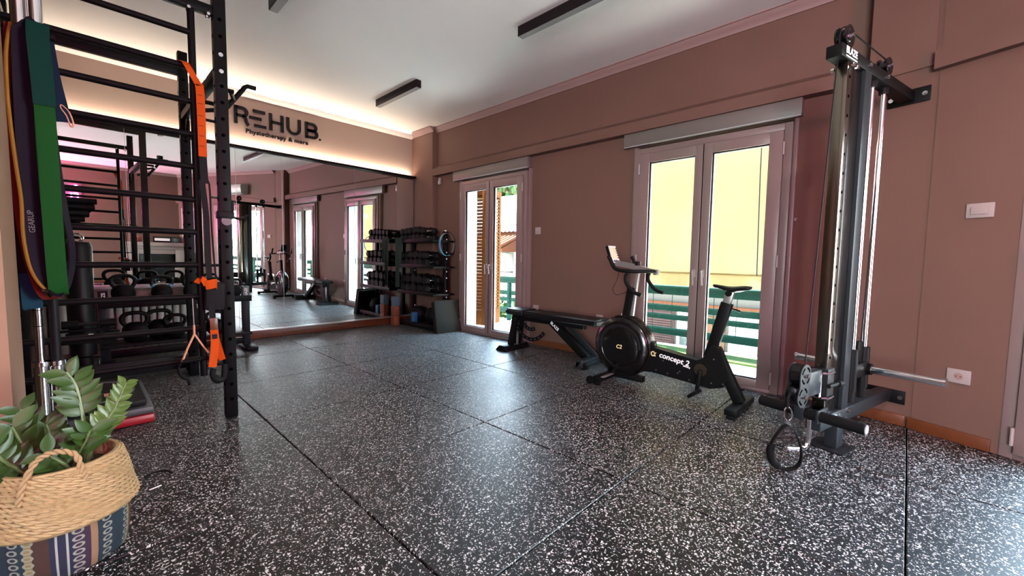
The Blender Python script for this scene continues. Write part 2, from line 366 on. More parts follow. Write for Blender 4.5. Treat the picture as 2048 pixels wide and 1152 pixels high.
def struct(name, ob_or_mb, material=None, label=None, cat=None):
    ob = ob_or_mb.build(name, material) if isinstance(ob_or_mb, MB) else ob_or_mb
    return tag(ob, label, cat, None, 'structure')
def copy_tree(o_, parent=None):
    c = o_.copy(); C.objects.link(c)
    if parent: c.parent = parent
    for ch in [x for x in bpy.data.objects if x.parent == o_]: copy_tree(ch, c)
    return c
def text_mesh(txt, size, extrude=0.001, bold=0.0, align='CENTER', shear=0.0, space=1.0):
    cu = bpy.data.curves.new('t', 'FONT'); cu.body = txt; cu.size = size; cu.extrude = extrude; cu.offset = bold
    cu.align_x = align; cu.align_y = 'CENTER'; cu.shear = shear; cu.space_character = space; cu.resolution_u = 3
    ob = bpy.data.objects.new('t', cu); C.objects.link(ob)
    dg = bpy.context.evaluated_depsgraph_get(); me = bpy.data.meshes.new_from_object(ob.evaluated_get(dg))
    bpy.data.objects.remove(ob); me.name = 'text'; me.materials.clear()
    return me
def text(name, txt, size, m, material, parent, extrude=0.001, bold=0.0, align='CENTER', shear=0.0, label=None, space=1.0):
    me = text_mesh(txt, size, extrude, bold, align, shear, space); me.transform(m)
    return obj(name, me, material, parent, label)
def stroke(mb, pts, w_, d, m):
    """flat letter stroke in local xy, extruded along z"""
    P = [Vector((x, y)) for x, y in pts]; P = [P[0]]+[b_ for a, b_ in zip(P, P[1:]) if (b_-a).length > 1e-5]; n = len(P); L_, R_ = [], []
    for i, p in enumerate(P):
        a = P[max(i-1, 0)]; c = P[min(i+1, n-1)]
        d1 = (p-a).normalized() if i else (c-p).normalized(); d2_ = (c-p).normalized() if i < n-1 else d1
        n1 = Vector((-d1.y, d1.x)); n2 = Vector((-d2_.y, d2_.x)); b_ = (n1+n2).normalized(); k = 1/max(0.4, b_.dot(n1))
        L_.append(p+b_*w_/2*k); R_.append(p-b_*w_/2*k)
    rs = [[m @ Vector((l.x, l.y, 0)), m @ Vector((r.x, r.y, 0)), m @ Vector((r.x, r.y, d)), m @ Vector((l.x, l.y, d))] for l, r in zip(L_, R_)]
    mb.rings(rs)
def arc(cx, cy, r, a0, a1, n=10, ry=None):
    return [(cx+r*math.cos(a0+(a1-a0)*i/n), cy+(ry or r)*math.sin(a0+(a1-a0)*i/n)) for i in range(n+1)]
ORD = ['first', 'second', 'third', 'fourth', 'fifth', 'sixth', 'seventh', 'eighth']

# ================================================================== STRUCTURE
CEIL = 3.08
ARZ = math.atan2(AY, AX)
XW = 3.93
# floor: slab and one-metre rubber tiles
fl = struct('floor', MB().box((-4.2, -3.8, -0.16), (4.18, 6.15, -0.02)), 'gasket', 'black speckled rubber tile floor', 'floor')
def clip(poly, n, d):
    out = []
    for i in range(len(poly)):
        a, b_ = poly[i], poly[(i+1) % len(poly)]; da = a[0]*n[0]+a[1]*n[1]-d; db = b_[0]*n[0]+b_[1]*n[1]-d
        if da <= 0: out.append(a)
        if (da < 0 < db) or (db < 0 < da):
            t = da/(da-db); out.append((a[0]+(b_[0]-a[0])*t, a[1]+(b_[1]-a[1])*t))
    return out
def tile_mesh(poly):
    mb = MB(); n = len(poly); cx = sum(p[0] for p in poly)/n; cy = sum(p[1] for p in poly)/n
    def ins(k):                       # inset towards the centre
        return [(p[0]+(cx-p[0])*k/max(0.05, math.hypot(cx-p[0], cy-p[1])), p[1]+(cy-p[1])*k/max(0.05, math.hypot(cx-p[0], cy-p[1]))) for p in poly]
    a, c = ins(0.0045), ins(0.0085)
    rs = [[(x, y, -0.02) for x, y in a], [(x, y, -0.004) for x, y in a], [(x, y, 0.0) for x, y in c]]
    mb.rings(rs)
    return mb.mesh('rubber_tile')
full = None
nA = (-AY, AX); dA = nA[0]*A0[0]+nA[1]*A0[1]
for i in range(-5, 4):
    for j in range(-9, 2):
        x0, y0 = 0.791+i, 3.943+j+0.0
        if x0 > 3.9 or x0+1 < -4.05 or y0 > 5.95 or y0+1 < -3.6: continue
        if y0 >= 2.9 and x0+1 < -0.4: continue
        P = [(x0, y0), (x0+1, y0), (x0+1, y0+1), (x0, y0+1)]; q = P
        q = clip(q, (1, 0), XW); q = clip(q, (0, 1), 5.995); q = clip(q, (0, -1), 3.6); q = clip(q, (-1, 0), 4.0)
        if y0 < 0: q = clip(q, nA, dA)
        if x0 < -0.5:
            if y0 > 2.9: q = clip(q, (-1, 0), 0.36)
            elif y0 > 1.9: q = clip(q, (0, 1), 2.30)
        if len(q) < 3: continue
        ar = abs(sum(q[k][0]*q[(k+1) % len(q)][1]-q[(k+1) % len(q)][0]*q[k][1] for k in range(len(q)))/2)
        if ar < 0.004: continue
        if abs(ar-1) < 1e-6:
            if full is None: full = tile_mesh([(0, 0), (1, 0), (1, 1), (0, 1)])
            t = obj('rubber_tile', full, 'floor', fl); t.location = (x0, y0, random.uniform(-0.0005, 0.0004))
        else:
            t = obj('rubber_tile', tile_mesh([(a-x0, b_-y0) for a, b_ in q]), 'floor', fl); t.location = (x0, y0, 0)

struct('ceiling', MB().box((-4.2, -3.8, CEIL), (4.2, 6.2, CEIL+0.2)), 'plaster_white', 'white plaster ceiling', 'ceiling')
# mirror-side wall
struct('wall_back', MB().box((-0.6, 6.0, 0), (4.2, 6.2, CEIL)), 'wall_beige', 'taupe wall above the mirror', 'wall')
# window wall with two door openings
D1, D2 = (3.465, 4.775), (0.695, 2.015)
m = MB()
for y0, y1 in ((0.2, D2[0]), (D2[1], D1[0]), (D1[1], 5.45)): m.box((XW, y0, 0), (XW+0.25, y1, 2.2))
m.box((XW, 0.2, 2.2), (XW+0.25, 5.45, CEIL))
struct('wall_right', m, 'wall', 'taupe wall with two balcony doors', 'wall')
struct('wall_corner', MB().box((3.845, 5.43, 0), (4.18, 6.0, CEIL), 0.003), 'wall', 'taupe corner pier beside the mirror', 'wall')
# slanted pilaster that carries the cable machine
PILA, PILB = (3.815, 0.27), (3.735, -0.045)
struct('wall_pilaster', MB().prism([PILA, (4.18, 0.27), (4.18, -0.12), (3.80, -0.12), (3.715, -0.085), PILB], CEIL), 'wall', 'slanted taupe pilaster behind the cable machine', 'wall')
# angled wall with the third door
S3 = (0.37, 2.30)
m = MB(); T = Matrix.Translation((*A0, 0)) @ Matrix.Rotation(ARZ, 4, 'Z')
m.box((-0.02, 0, 0), (S3[0], 0.25, CEIL), m=T).box((S3[0], 0, 2.22), (S3[1], 0.25, CEIL), m=T).box((S3[1], 0, 0), (4.0, 0.25, CEIL), m=T)
struct('wall_angled', m, 'wall', 'angled taupe wall at the right with switch and socket', 'wall')
struct('wall_rear', MB().box((-4.2, -3.8, 0), (2.3, -3.6, CEIL)), 'wall', 'taupe wall behind the fireplace', 'wall')
# left part
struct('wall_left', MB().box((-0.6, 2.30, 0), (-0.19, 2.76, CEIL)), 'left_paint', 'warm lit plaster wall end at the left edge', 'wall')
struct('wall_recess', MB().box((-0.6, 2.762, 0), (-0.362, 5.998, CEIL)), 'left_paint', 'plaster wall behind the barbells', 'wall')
struct('wall_side', MB().box((-4.2, 2.30, 0), (-0.6, 2.5, CEIL)), 'wall', None)
m = MB().box((-4.2, -3.6, 0), (-4.0, -3.2, CEIL)).box((-4.2, -1.0, 0), (-4.0, 2.5, CEIL)).box((-4.2, -3.2, 0), (-4.0, -1.0, 0.25)).box((-4.2, -3.2, 2.6), (-4.0, -1.0, CEIL))
struct('wall_far', m, 'wall', None)

# beams (projecting bands) and cornices
struct('trim_1', MB().prism([(0, 0), (0.10, 0), (0.10, 0.16), (0.012, 0.105), (0, 0.10)], 5.16, Matrix(((1, 0, 0, XW-0.10), (0, 0, 1, 0.27), (0, 1, 0, 2.335), (0, 0, 0, 1)))), 'wall', 'projecting taupe beam along the balcony doors', 'beam')
m = MB().prism([(0, 0), (0, 0.0), (0.0, 0.0)], 0.01) if False else MB()
m.box((-0.03, -0.055, 2.27), (4.0, 0.0, 2.385), m=T)
struct('trim_2', m, 'wall', 'projecting taupe beam across the angled wall', 'beam')
tdir = Vector((PILB[0]-PILA[0], PILB[1]-PILA[1], 0)); trz = math.atan2(tdir.y, tdir.x)
TP = Matrix.Translation((*PILA, 0)) @ Matrix.Rotation(trz, 4, 'Z')
struct('trim_3', MB().box((-0.0, -0.012, 2.315), (tdir.length+0.004, 0.0, CEIL-0.07), m=TP), 'wall', 'slightly raised upper face of the pilaster', 'beam')
def cornice(name, p0, p1, lab, size=0.075, top=CEIL):
    p0, p1 = Vector((*p0, 0)), Vector((*p1, 0)); d = (p1-p0); L_ = d.length; d.normalize(); inn = Vector((-d.y, d.x, 0))  # inn: to the left of the direction = into the room
    s_ = size
    prof = [(0, -s_), (0.012, -s_), (0.016, -s_*0.82), (s_*0.45, -s_*0.55), (s_*0.8, -s_*0.22), (s_*0.84, -s_*0.12), (s_, -s_*0.10), (s_, 0), (0, 0)]
    M_ = Matrix((inn, Vector((0, 0, 1)), d)).transposed().to_4x4(); M_.translation = p0 + Vector((0, 0, top))
    return struct(name, MB().prism(prof, L_, M_), 'cornice', lab, 'cornice')
cornice('trim_4', (XW, 0.27), (XW, 5.43), 'white plaster cornice above the balcony doors')
cornice('trim_5', (3.845, 5.40), (3.845, 6.0), 'short white cornice on the corner pier')
# cove cornice over the mirror: open at the top so the strip behind it washes the ceiling
m = MB().prism([(0, 0), (-0.012, 0), (-0.05, 0.022), (-0.072, 0.05), (-0.072, 0.062), (-0.064, 0.062), (-0.05, 0.03), (0, 0.02)], 4.2, Matrix(((0, 0, 1, -0.36), (1, 0, 0, 6.0), (0, 1, 0, 2.995), (0, 0, 0, 1))))
struct('trim_6', m, 'cove', 'white lit cove cornice above the lettering', 'cornice')
p1_ = ang(4.0); cornice('trim_7', p1_, ang(0.0), 'white cornice on the angled wall')
cornice('trim_8', (-4.0, -3.6), (p1_[0]+0.1, -3.6), 'white cornice on the fireplace wall')
# skirting boards
def skirt(name, p0, p1, lab, h=0.075, t=0.016):
    p0, p1 = Vector((*p0, 0)), Vector((*p1, 0)); d = p1-p0; L_ = d.length; d.normalize(); inn = Vector((-d.y, d.x, 0))
    M_ = Matrix((d, inn, Vector((0, 0, 1)))).transposed().to_4x4(); M_.translation = p0
    return struct(name, MB().box((0, 0, 0.0005), (L_, t, h), 0.004, m=M_), 'wood_skirting', lab, 'skirting')
skirt('baseboard_right', (XW, D2[1]+0.09), (XW, D1[0]-0.09), 'wooden skirting between the balcony doors')
skirt('baseboard_pilaster', (PILB[0]+0.004, PILB[1]), (PILA[0], PILA[1]), 'reddish wooden skirting at the pilaster')
skirt('baseboard_angled', ang(S3[0]-0.03), ang(-0.035), 'reddish wooden skirting on the angled wall')
skirt('baseboard_rear', (-4, -3.6), (1.0, -3.6), 'wooden skirting on the fireplace wall')
skirt('baseboard_back', (0.9, 5.955), (3.84, 5.955), None, 0.105, 0.05)
bpy.data.objects['baseboard_back'].location = (0, 0, 0)
tag(bpy.data.objects['baseboard_back'], 'orange wooden plinth under the mirror', 'skirting')

# ------------------------------------------------------------------ balcony doors
def lever(parent, x, z, flip):
    m = MB().box((x-0.014, -0.022, z-0.035), (x+0.014, -0.012, z+0.035), 0.004)
    m.tube([(x, -0.018, z+0.018), (x, -0.058, z+0.018), (x+0.004*flip, -0.062, z+0.004), (x+0.008*flip, -0.060, z-0.06), (x+0.010*flip, -0.058, z-0.105)], 0.0085, 8)
    return m.build('door_handle', 'white_plastic', parent)
def balcony_door(name, label, loc, rz, W, H, handles=True, zglass=0.095, dep=0.33):
    D = thing(name, label, 'door', loc, rz, kind='structure'); f = 0.055
    fr = MB().box((0, 0, 0), (f, 0.09, H), 0.004).box((W-f, 0, 0), (W, 0.09, H), 0.004).box((f, 0, H-f), (W-f, 0.09, H), 0.004).box((f, 0.0, 0), (W-f, 0.09, 0.028), 0.003)
    fr.build('door_frame', 'upvc', D)
    ar = MB().box((-0.032, 0.028, 0), (-0.001, 0.10, H+0.03), 0.006).box((W+0.001, 0.028, 0), (W+0.032, 0.10, H+0.03), 0.006)
    ar.build('architrave', 'upvc', D)
    MB().box((0.001, 0.093, 0), (0.012, dep, H-0.001)).box((W-0.012, 0.093, 0), (W-0.001, dep, H-0.001)).box((0.012, 0.093, H-0.013), (W-0.012, dep, H-0.001)).build('reveal_lining', 'bldg_white', D)
    lw = (W-2*f)/2
    for k in range(2):
        x0 = f+k*lw+0.002; x1 = x0+lw-0.004; so, si = 0.095, 0.072
        a, b_ = (so, si) if k == 0 else (si, so)
        zb, zt = 0.032, H-f-0.004
        L_ = MB().box((x0, -0.018, zb), (x0+a, 0.045, zt), 0.005).box((x1-b_, -0.018, zb), (x1, 0.045, zt), 0.005)
        L_.box((x0+a-0.004, -0.018, zt-0.088), (x1-b_+0.004, 0.045, zt), 0.005).box((x0+a-0.004, -0.018, zb), (x1-b_+0.004, 0.045, zb+zglass-0.03), 0.005)
        leaf = L_.build('door_leaf', 'upvc', D)
        gx0, gx1, gz0, gz1 = x0+a, x1-b_, zb+zglass-0.03, zt-0.088
        MB().box((gx0-0.003, 0.012, gz0-0.003), (gx1+0.003, 0.020, gz1+0.003)).build('glass_pane', 'glass', leaf)
        e = 0.007
        MB().box((gx0, 0.021, gz0), (gx0+e, 0.043, gz1)).box((gx1-e, 0.021, gz0), (gx1, 0.043, gz1)).box((gx0, 0.021, gz1-e), (gx1, 0.043, gz1)).box((gx0, 0.021, gz0), (gx1, 0.043, gz0+e)).build('glazing_bead', 'bead', leaf)
        s_ = 0.004
        MB().box((gx0, -0.004, gz0), (gx0+s_, 0.011, gz1)).box((gx1-s_, -0.004, gz0), (gx1, 0.011, gz1)).box((gx0, -0.004, gz1-s_), (gx1, 0.011, gz1)).box((gx0, -0.004, gz0), (gx1, 0.011, gz0+s_)).build('glazing_seal', 'gasket', leaf)
        if handles: lever(leaf, (x1-0.036) if k == 0 else (x0+0.036), 0.965, 1)
        hx = x0-0.006 if k == 0 else x1+0.006
        for z in (0.13, H*0.5, H-0.20): MB().cyl((hx, -0.022, z-0.05), (hx, -0.022, z+0.05), 0.0085, seg=10).build('hinge', 'white_plastic', leaf)
    MB().box((f+lw-0.002, -0.021, 0.04), (f+lw+0.002, -0.016, H-f-0.01)).build('meeting_seal', 'gasket', D)
    return D
balcony_door('door_1', 'balcony double door with wooden shutters outside, by the dumbbell rack', (3.855, 4.775, 0), -PI/2, 1.31, 2.165)
balcony_door('door_2', 'balcony double door with yellow awning outside, behind the exercise bike', (3.855, 2.015, 0), -PI/2, 1.31, 2.165)
pa = ang(S3[0], -0.005)
balcony_door('door_3', 'wide balcony double door in the angled wall', (*pa, 0), ARZ, S3[1]-S3[0], 2.21, dep=0.25)
# roller-blind cassettes
for lab, y0, y1 in (('long grey blind cassette above the awning door', 0.655, 2.15), ('grey blind cassette above the shutter door', 3.455, 4.93)):
    t = thing('blind_cassette', lab, 'blind', (3.85, y0, 2.2), 0, 'roller blind cassettes')
    MB().box((0, 0, 0.008), (0.075, y1-y0, 0.134), 0.004).build('housing', 'cassette', t)
    MB().box((-0.003, 0.004, 0), (0.03, y1-y0-0.004, 0.008), 0.002).build('bottom_lip', 'bead', t)

# added window, unseen behind and left of the camera, brightening the room
wn = thing('added_window', None, None, (-4.0, -3.2, 0.25), 0, kind='structure')
m = MB().box((-0.12, 0, 0), (-0.06, 2.2, 0.06)).box((-0.12, 0, 2.29), (-0.06, 2.2, 2.35))
for k in range(3): m.box((-0.12, k*1.07, 0.06), (-0.06, k*1.07+0.06, 2.29))
m.build('window_frame', 'upvc', wn)
MB().box((-0.095, 0.05, 0.05), (-0.088, 2.15, 2.3)).build('glass_pane', 'glass', wn)
# mauve inner door and wall items seen in the mirror
dr = thing('door_4', 'mauve inner door with white frame in the angled wall', 'door', (*ang(2.72, -0.002), 0), ARZ, kind='structure')
MB().box((0, -0.03, 0), (0.06, 0.0, 2.12), 0.004).box((0.84, -0.03, 0), (0.90, 0.0, 2.12), 0.004).box((0.06, -0.03, 2.06), (0.84, 0.0, 2.12), 0.004).build('door_frame', 'white_plastic', dr)
MB().box((0.06, -0.018, 0.86), (0.84, 0.0, 2.06), 0.003).build('upper_panel', 'mauve_door', dr)
MB().box((0.06, -0.018, 0.01), (0.84, 0.0, 0.86), 0.003).build('lower_panel', 'charcoal', dr)

# ------------------------------------------------------------------ mirror wall
def my(x, z): return 5.929 + 0.0136*(x-2) - 0.0138*(z-1.2)
mir = thing('wall_mirror', 'large frameless wall mirror of several panes under the lettering', 'mirror', (0, 0, 0))
for x0, x1, zb in ((-0.35, 0.36, 0.735), (0.362, 0.86, 0.735), (0.862, 1.33, 0.11), (1.332, 1.842, 0.11), (1.844, 2.822, 0.11), (2.824, 3.835, 0.11)):
    zt = 2.345; f_ = [(x0, zb), (x1, zb), (x1, zt), (x0, zt)]
    MB().hexa([(x, my(x, z), z) for x, z in f_], [(x, my(x, z)+0.006, z) for x, z in f_]).build('mirror_pane', 'mirror', mir)
for xs, zb in ((0.361, 0.735), (0.861, 0.735), (1.331, 0.11), (1.843, 0.11), (2.823, 0.11)):
    MB().hexa([(x, my(x, z)-0.0006, z) for x, z in ((xs-0.0016, zb), (xs+0.0016, zb), (xs+0.0016, 2.345), (xs-0.0016, 2.345))], [(x, my(x, z)+0.004, z) for x, z in ((xs-0.0016, zb), (xs+0.0016, zb), (xs+0.0016, 2.345), (xs-0.0016, 2.345))]).build('pane_joint', 'silver', mir)
f_ = [(-0.35, 0.735), (3.835, 0.735), (3.835, 2.345), (-0.35, 2.345)]
MB().hexa([(x, my(x, z)+0.0075, z) for x, z in f_], [(x, 5.998, z) for x, z in f_]).build('backing_board', 'charcoal', mir)
f_ = [(0.862, 0.11), (3.835, 0.11), (3.835, 0.735), (0.862, 0.735)]
MB().hexa([(x, my(x, z)+0.0075, z) for x, z in f_], [(x, 5.998, z) for x, z in f_]).build('backing_board', 'charcoal', mir)
MB().box((-0.355, 5.868, 2.348), (3.84, 5.99, 2.356)).box((-0.355, 5.868, 2.356), (3.84, 5.876, 2.382)).build('top_ledge', 'black_metal', mir)
MB().box((-0.34, 5.952, 2.3565), (3.83, 5.972, 2.366)).build('light_strip', 'bead', mir)
MB().box((0.87, my(1, .1)-0.025, 0.106), (3.838, 5.95, 0.118), 0.002).build('bottom_channel', 'silver', mir)

# lettering
TW = Matrix(((1, 0, 0, 0), (0, 0, -1, 5.999), (0, 1, 0, 0), (0, 0, 0, 1)))   # local xy -> world xz, depth towards the room
sg = thing('wall_lettering', 'dark raised REHUB lettering on the wall above the mirror', 'sign', (0, 0, 0))
zb, zt, lw_ = 2.663, 2.876, 0.036; d_ = 0.022; zm = (zb+zt)/2
def letter(name, strokes_):
    mb = MB()
    for s_ in strokes_: stroke(mb, s_, lw_, d_, TW)
    return mb.build(name, 'charcoal', sg)
h = lw_/2
r_x = 1.352
letter('letter_r', [[(r_x+h, zb), (r_x+h, zt)], [(r_x+h, zt-h), (r_x+0.088, zt-h)]+arc(r_x+0.088, zt-h-0.047, 0.047, PI/2, -PI/2, 10)+[(r_x+h, zt-h-0.094)],
   [(r_x+0.085, zt-h-0.094), (r_x+0.112, zt-h-0.106), (r_x+0.122, zm-0.035), (r_x+0.126, zb+0.045), (r_x+0.140, zb+0.012), (r_x+0.155, zb+0.002)]])
for x0, x1, z in ((1.555, 1.69, zt-h), (1.515, 1.648, zm), (1.565, 1.70, zb+h)): letter('letter_e_bar', [[(x0, z), (x1, z)]])
letter('letter_h', [[(1.752, zb), (1.752, zt)], [(1.885, zb), (1.885, zt)], [(1.752, zm), (1.885, zm)]])
letter('letter_u', [[(1.955, zt), (1.955, zb+0.085)]+arc(2.026, zb+0.087, 0.071, PI, 2*PI, 12)[1:-1]+[(2.097, zb+0.085), (2.097, zt)]])
bx_ = 2.186
letter('letter_b', [[(bx_, zb), (bx_, zt)], [(bx_, zt-h), (bx_+0.082, zt-h)]+arc(bx_+0.082, zt-h-0.044, 0.044, PI/2, -PI/2, 8)+[(bx_, zt-h-0.088)],
   [(bx_, zt-h-0.088), (bx_+0.092, zt-h-0.088)]+arc(bx_+0.092, zb+h+0.0445, 0.0445, PI/2, -PI/2, 8)+[(bx_, zb+h)]])
MB().box((2.352, 5.977, zb), (2.374, 5.999, zb+0.022)).build('full_stop', 'charcoal', sg)
text('tagline', 'Physiotherapy & more', 0.075, Matrix.Translation((1.838, 0, 2.594)) @ Matrix(((1, 0, 0, 0), (0, 0, -1, 5.992), (0, 1, 0, 0), (0, 0, 0, 1))), 'charcoal', sg, 0.006, 0.0018, space=1.08)

# radiator, sill
rd = thing('radiator', 'white column radiator low under the left mirror panes', 'radiator', (0, 5.90, 0))
n_ = 17
for k in range(n_):
    x = -0.30 + k*0.066
    MB().box((x, -0.035, 0.07), (x+0.055, 0.035, 0.60), 0.014).build('radiator_column', 'radiator', rd)
MB().box((-0.31, -0.012, 0.10), (0.83, 0.012, 0.14)).box((-0.31, -0.012, 0.53), (0.83, 0.012, 0.57)).build('header_pipe', 'radiator', rd)
MB().box((-0.28, -0.01, 0), (-0.26, 0.01, 0.1)).box((0.78, -0.01, 0), (0.80, 0.01, 0.1)).build('radiator_feet', 'radiator', rd)
tag(MB().box((-0.355, 5.83, 0.70), (0.86, 5.998, 0.733), 0.004).build('window_sill', 'bead'), 'pale ledge above the radiator, behind the kettlebells', 'ledge')

# ceiling lamps: black linear boxes (switched off)
def lamp(x, y0, y1, lab):
    t = thing('ceiling_lamp', lab, 'lamp', (x, y0, CEIL), 0, 'linear ceiling lamps'); L_ = y1-y0; wd = 0.032
    MB().box((-wd, 0, -0.085), (wd, L_, 0), 0.002).build('housing', 'lamp_body', t)
    MB().box((-wd+0.004, 0.004, -0.0875), (wd-0.004, L_-0.004, -0.0852)).build('diffuser', 'lamp_diffuser', t)
lamp(2.735, 4.13, 5.06, 'black linear ceiling lamp nearest the mirror, its whole length in view')
lamp(2.735, 1.10, 2.565, 'black linear ceiling lamp running out of the top of the picture')
lamp(1.135, 2.30, 3.755, 'black linear ceiling lamp end just visible at the top left')

# added warm ceiling spotlight, never in view, to brighten the angled wall side
cs = thing('added_spotlight', 'added unseen round black ceiling spotlight in front of the angled wall', 'lamp', (1.5, -0.5, CEIL))
MB().lathe([(0.0001, 0), (0.055, 0), (0.055, -0.13), (0.048, -0.13), (0.048, -0.10), (0.0001, -0.10)], 24).build('lamp_can', 'lamp_body', cs)
MB().cyl((0, 0, -0.104), (0, 0, -0.101), 0.045, seg=24).build('lamp_lens', 'warm_glow', cs)
pl_ = bpy.data.lights.new('added_spot_light', 'AREA'); pl_.shape = 'DISK'; pl_.size = 0.085; pl_.energy = ADDED_SPOT_W; pl_.color = (1.0, 0.78, 0.70)
po_ = bpy.data.objects.new('added_spot_light', pl_); C.objects.link(po_); po_.location = (1.5, -0.5, CEIL-0.108)

# ================================================================== OUTSIDE
struct('ground', MB().box((4.3, -14, -5.2), (60, 40, -5.0)), 'balcony_tile', None)
struct('balcony_floor', MB().box((4.18, -0.6, -0.22), (5.5, 8.5, -0.05)).box((-0.6, 0.25, -0.22), (4.6, 1.7, -0.051), m=T), 'balcony_tile', 'pale balcony floor outside the doors', 'balcony')
tag(MB().box((4.92, -0.4, -0.049), (5.28, 3.2, -0.025)).build('grass_mat', 'grass_mat'), 'strip of green artificial grass on the balcony', 'mat')
def railing(label, loc, rz, L_, post=2.4):
    t = thing('balcony_railing', label, 'railing', loc, rz, 'green balcony railings')
    for z0, z1, th in ((0.63, 0.75, 0.05), (0.415, 0.495, 0.03), (0.30, 0.37, 0.03), (0.095, 0.19, 0.03)):
        MB().box((0, -th/2, z0), (L_, th/2, z1), 0.006).build('top_rail' if z0 > 0.6 else 'rail', 'rail_green', t)
    k = 0
    while k*post < L_: MB().box((k*post+0.65, -0.03, -0.05), (k*post+0.72, 0.03, 0.63), 0.004).build('post', 'rail_green', t); k += 1
    n_ = int(L_/0.26)
    for i in range(n_): MB().cyl((0.1+i*0.26, 0, 0.10), (0.1+i*0.26, 0, 0.63), 0.004, seg=6).build('bar', 'rail_green', t)
railing('green metal balcony railing outside the two window-wall doors', (5.38, 8.3, 0), -PI/2, 9.0)
pr_ = ang(-0.3, 1.55); railing('green metal balcony railing outside the angled wall door', (pr_[0], pr_[1], 0), ARZ, 4.6)
# awning
aw = thing('awning', 'yellow drop awning hanging outside the door behind the bike', 'awning', (5.30, 3.25, 0), -PI/2)
def sheet(z0, z1, L_, off, nx=24, nz=8, wob=0.012):
    mb = MB(); g = [[mb.bm.verts.new((L_*i/nx, off+wob*math.sin(i*0.9)*(1-j/nz)+wob*0.4*math.sin(i*2.3+j), z0+(z1-z0)*j/nz)) for j in range(nz+1)] for i in range(nx+1)]
    for i in range(nx):
        for j in range(nz): mb.bm.faces.new((g[i][j], g[i+1][j], g[i+1][j+1], g[i][j+1]))
    r = bmesh.ops.solidify(mb.bm, geom=mb.bm.faces[:], thickness=0.002)
    return mb
sheet(0.925, 3.3, 3.6, 0).build('awning_cloth', 'awning', aw)
sheet(0.765, 0.925, 3.6, -0.004, 40, 3, 0.014).build('valance', 'awning', aw)
MB().cyl((0, -0.006, 0.925), (3.6, -0.006, 0.925), 0.011, seg=8).build('hem_bar', 'awning', aw)
MB().tube([(2.0, -0.06, 3.2), (2.01, -0.06, 2.0), (2.03, -0.055, 0.92)], 0.006, 6).build('pull_cord', 'charcoal', aw)
MB().box((-0.1, -0.1, 3.3), (3.7, 0.12, 3.42), 0.01).build('roller_box', 'bead', aw)
# wooden louvred shutters folded outside the first door
def shutter(lab, p0, p1, z0=0.02, z1=2.14):
    p0, p1 = Vector(p0), Vector(p1); d = p1-p0; L_ = d.length
    t = thing('louvred_shutter', lab, 'shutter', (p0.x, p0.y, 0), math.atan2(d.y, d.x), 'wooden shutters of the first door')
    st = 0.062; th = 0.034
    for a in (0, L_-st): MB().box((a, -th/2, z0), (a+st, th/2, z1), 0.003).build('stile', 'shutter_wood', t)
    MB().box((st, -th/2, z1-0.10), (L_-st, th/2, z1), 0.003).build('rail', 'shutter_wood', t)
    MB().box((st, -th/2, z0), (L_-st, th/2, z0+0.24), 0.003).build('rail', 'shutter_wood', t)
    sl = MB().box((st-0.004, -0.030, -0.0035), (L_-st+0.004, 0.030, 0.0035)).mesh('slat'); n_ = 34
    for k in range(n_):
        s_ = obj('slat', sl, 'shutter_wood', t); s_.location = (0, 0, z0+0.27+(z1-z0-0.39)*k/(n_-1)); s_.rotation_euler = (math.radians(50), 0, 0)
    for z in (0.35, 1.05, 1.75): MB().box((-0.06, -0.03, z-0.012), (0.03, -0.015, z+0.012)).build('strap_hinge', 'black_metal', t)
shutter('wooden louvred shutter leaf seen through the left pane', (4.28, 5.00, 0), (4.35, 4.735, 0))
shutter('wooden louvred shutter leaf seen through the right pane', (4.37, 4.715, 0), (4.76, 4.845, 0))
# white building seen through the first door
bA = thing('apartment_building', 'white building with tiled canopy seen through the shutter door', 'building', (12.5, 14.0, -5))
MB().box((0, -7.0, 0), (8, 7, 8.7)).build('wall', 'bldg_white', bA)
MB().box((-0.5, -7.2, 7.45), (0.2, 7.2, 7.65)).build('cornice_band', 'bldg_white', bA)
MB().prism([(0, 0), (-1.5, 0.0), (-1.5, 0.1), (0, 0.75)], 7.0, Matrix(((1, 0, 0, 0), (0, 0, 1, -2.9), (0, 1, 0, 6.35), (0, 0, 0, 1)))).build('tiled_canopy', 'roof_tile', bA)
for k in range(30): MB().cyl((-1.55, -2.8+k*0.235, 6.52), (0, -2.8+k*0.235, 7.15), 0.085, seg=8).build('roof_tile', 'roof_tile', bA)
for y in (-4.6, -1.2, 2.2):
    f_ = MB().box((-0.05, y, 3.0), (0.05, y+1.2, 4.6)).build('window', 'bldg_cream', bA); MB().box((-0.06, y+0.1, 3.1), (-0.051, y+1.1, 4.5)).build('pane', 'bldg_glass', f_)
a_ = thing('outdoor_unit', 'beige air conditioner box on the white building opposite', 'air conditioner', (12.15, 12.3, 0.55))
MB().box((-0.2, -0.5, 0), (0.2, 0.5, 0.75), 0.02).build('casing', 'ac_beige', a_); MB().cyl((-0.21, 0.1, 0.38), (-0.19, 0.1, 0.38), 0.3, seg=24).build('fan_grille', 'charcoal', a_)
MB().box((0.2, -0.4, -0.06), (0.34, 0.4, 0.0)).build('bracket', 'black_metal', a_)
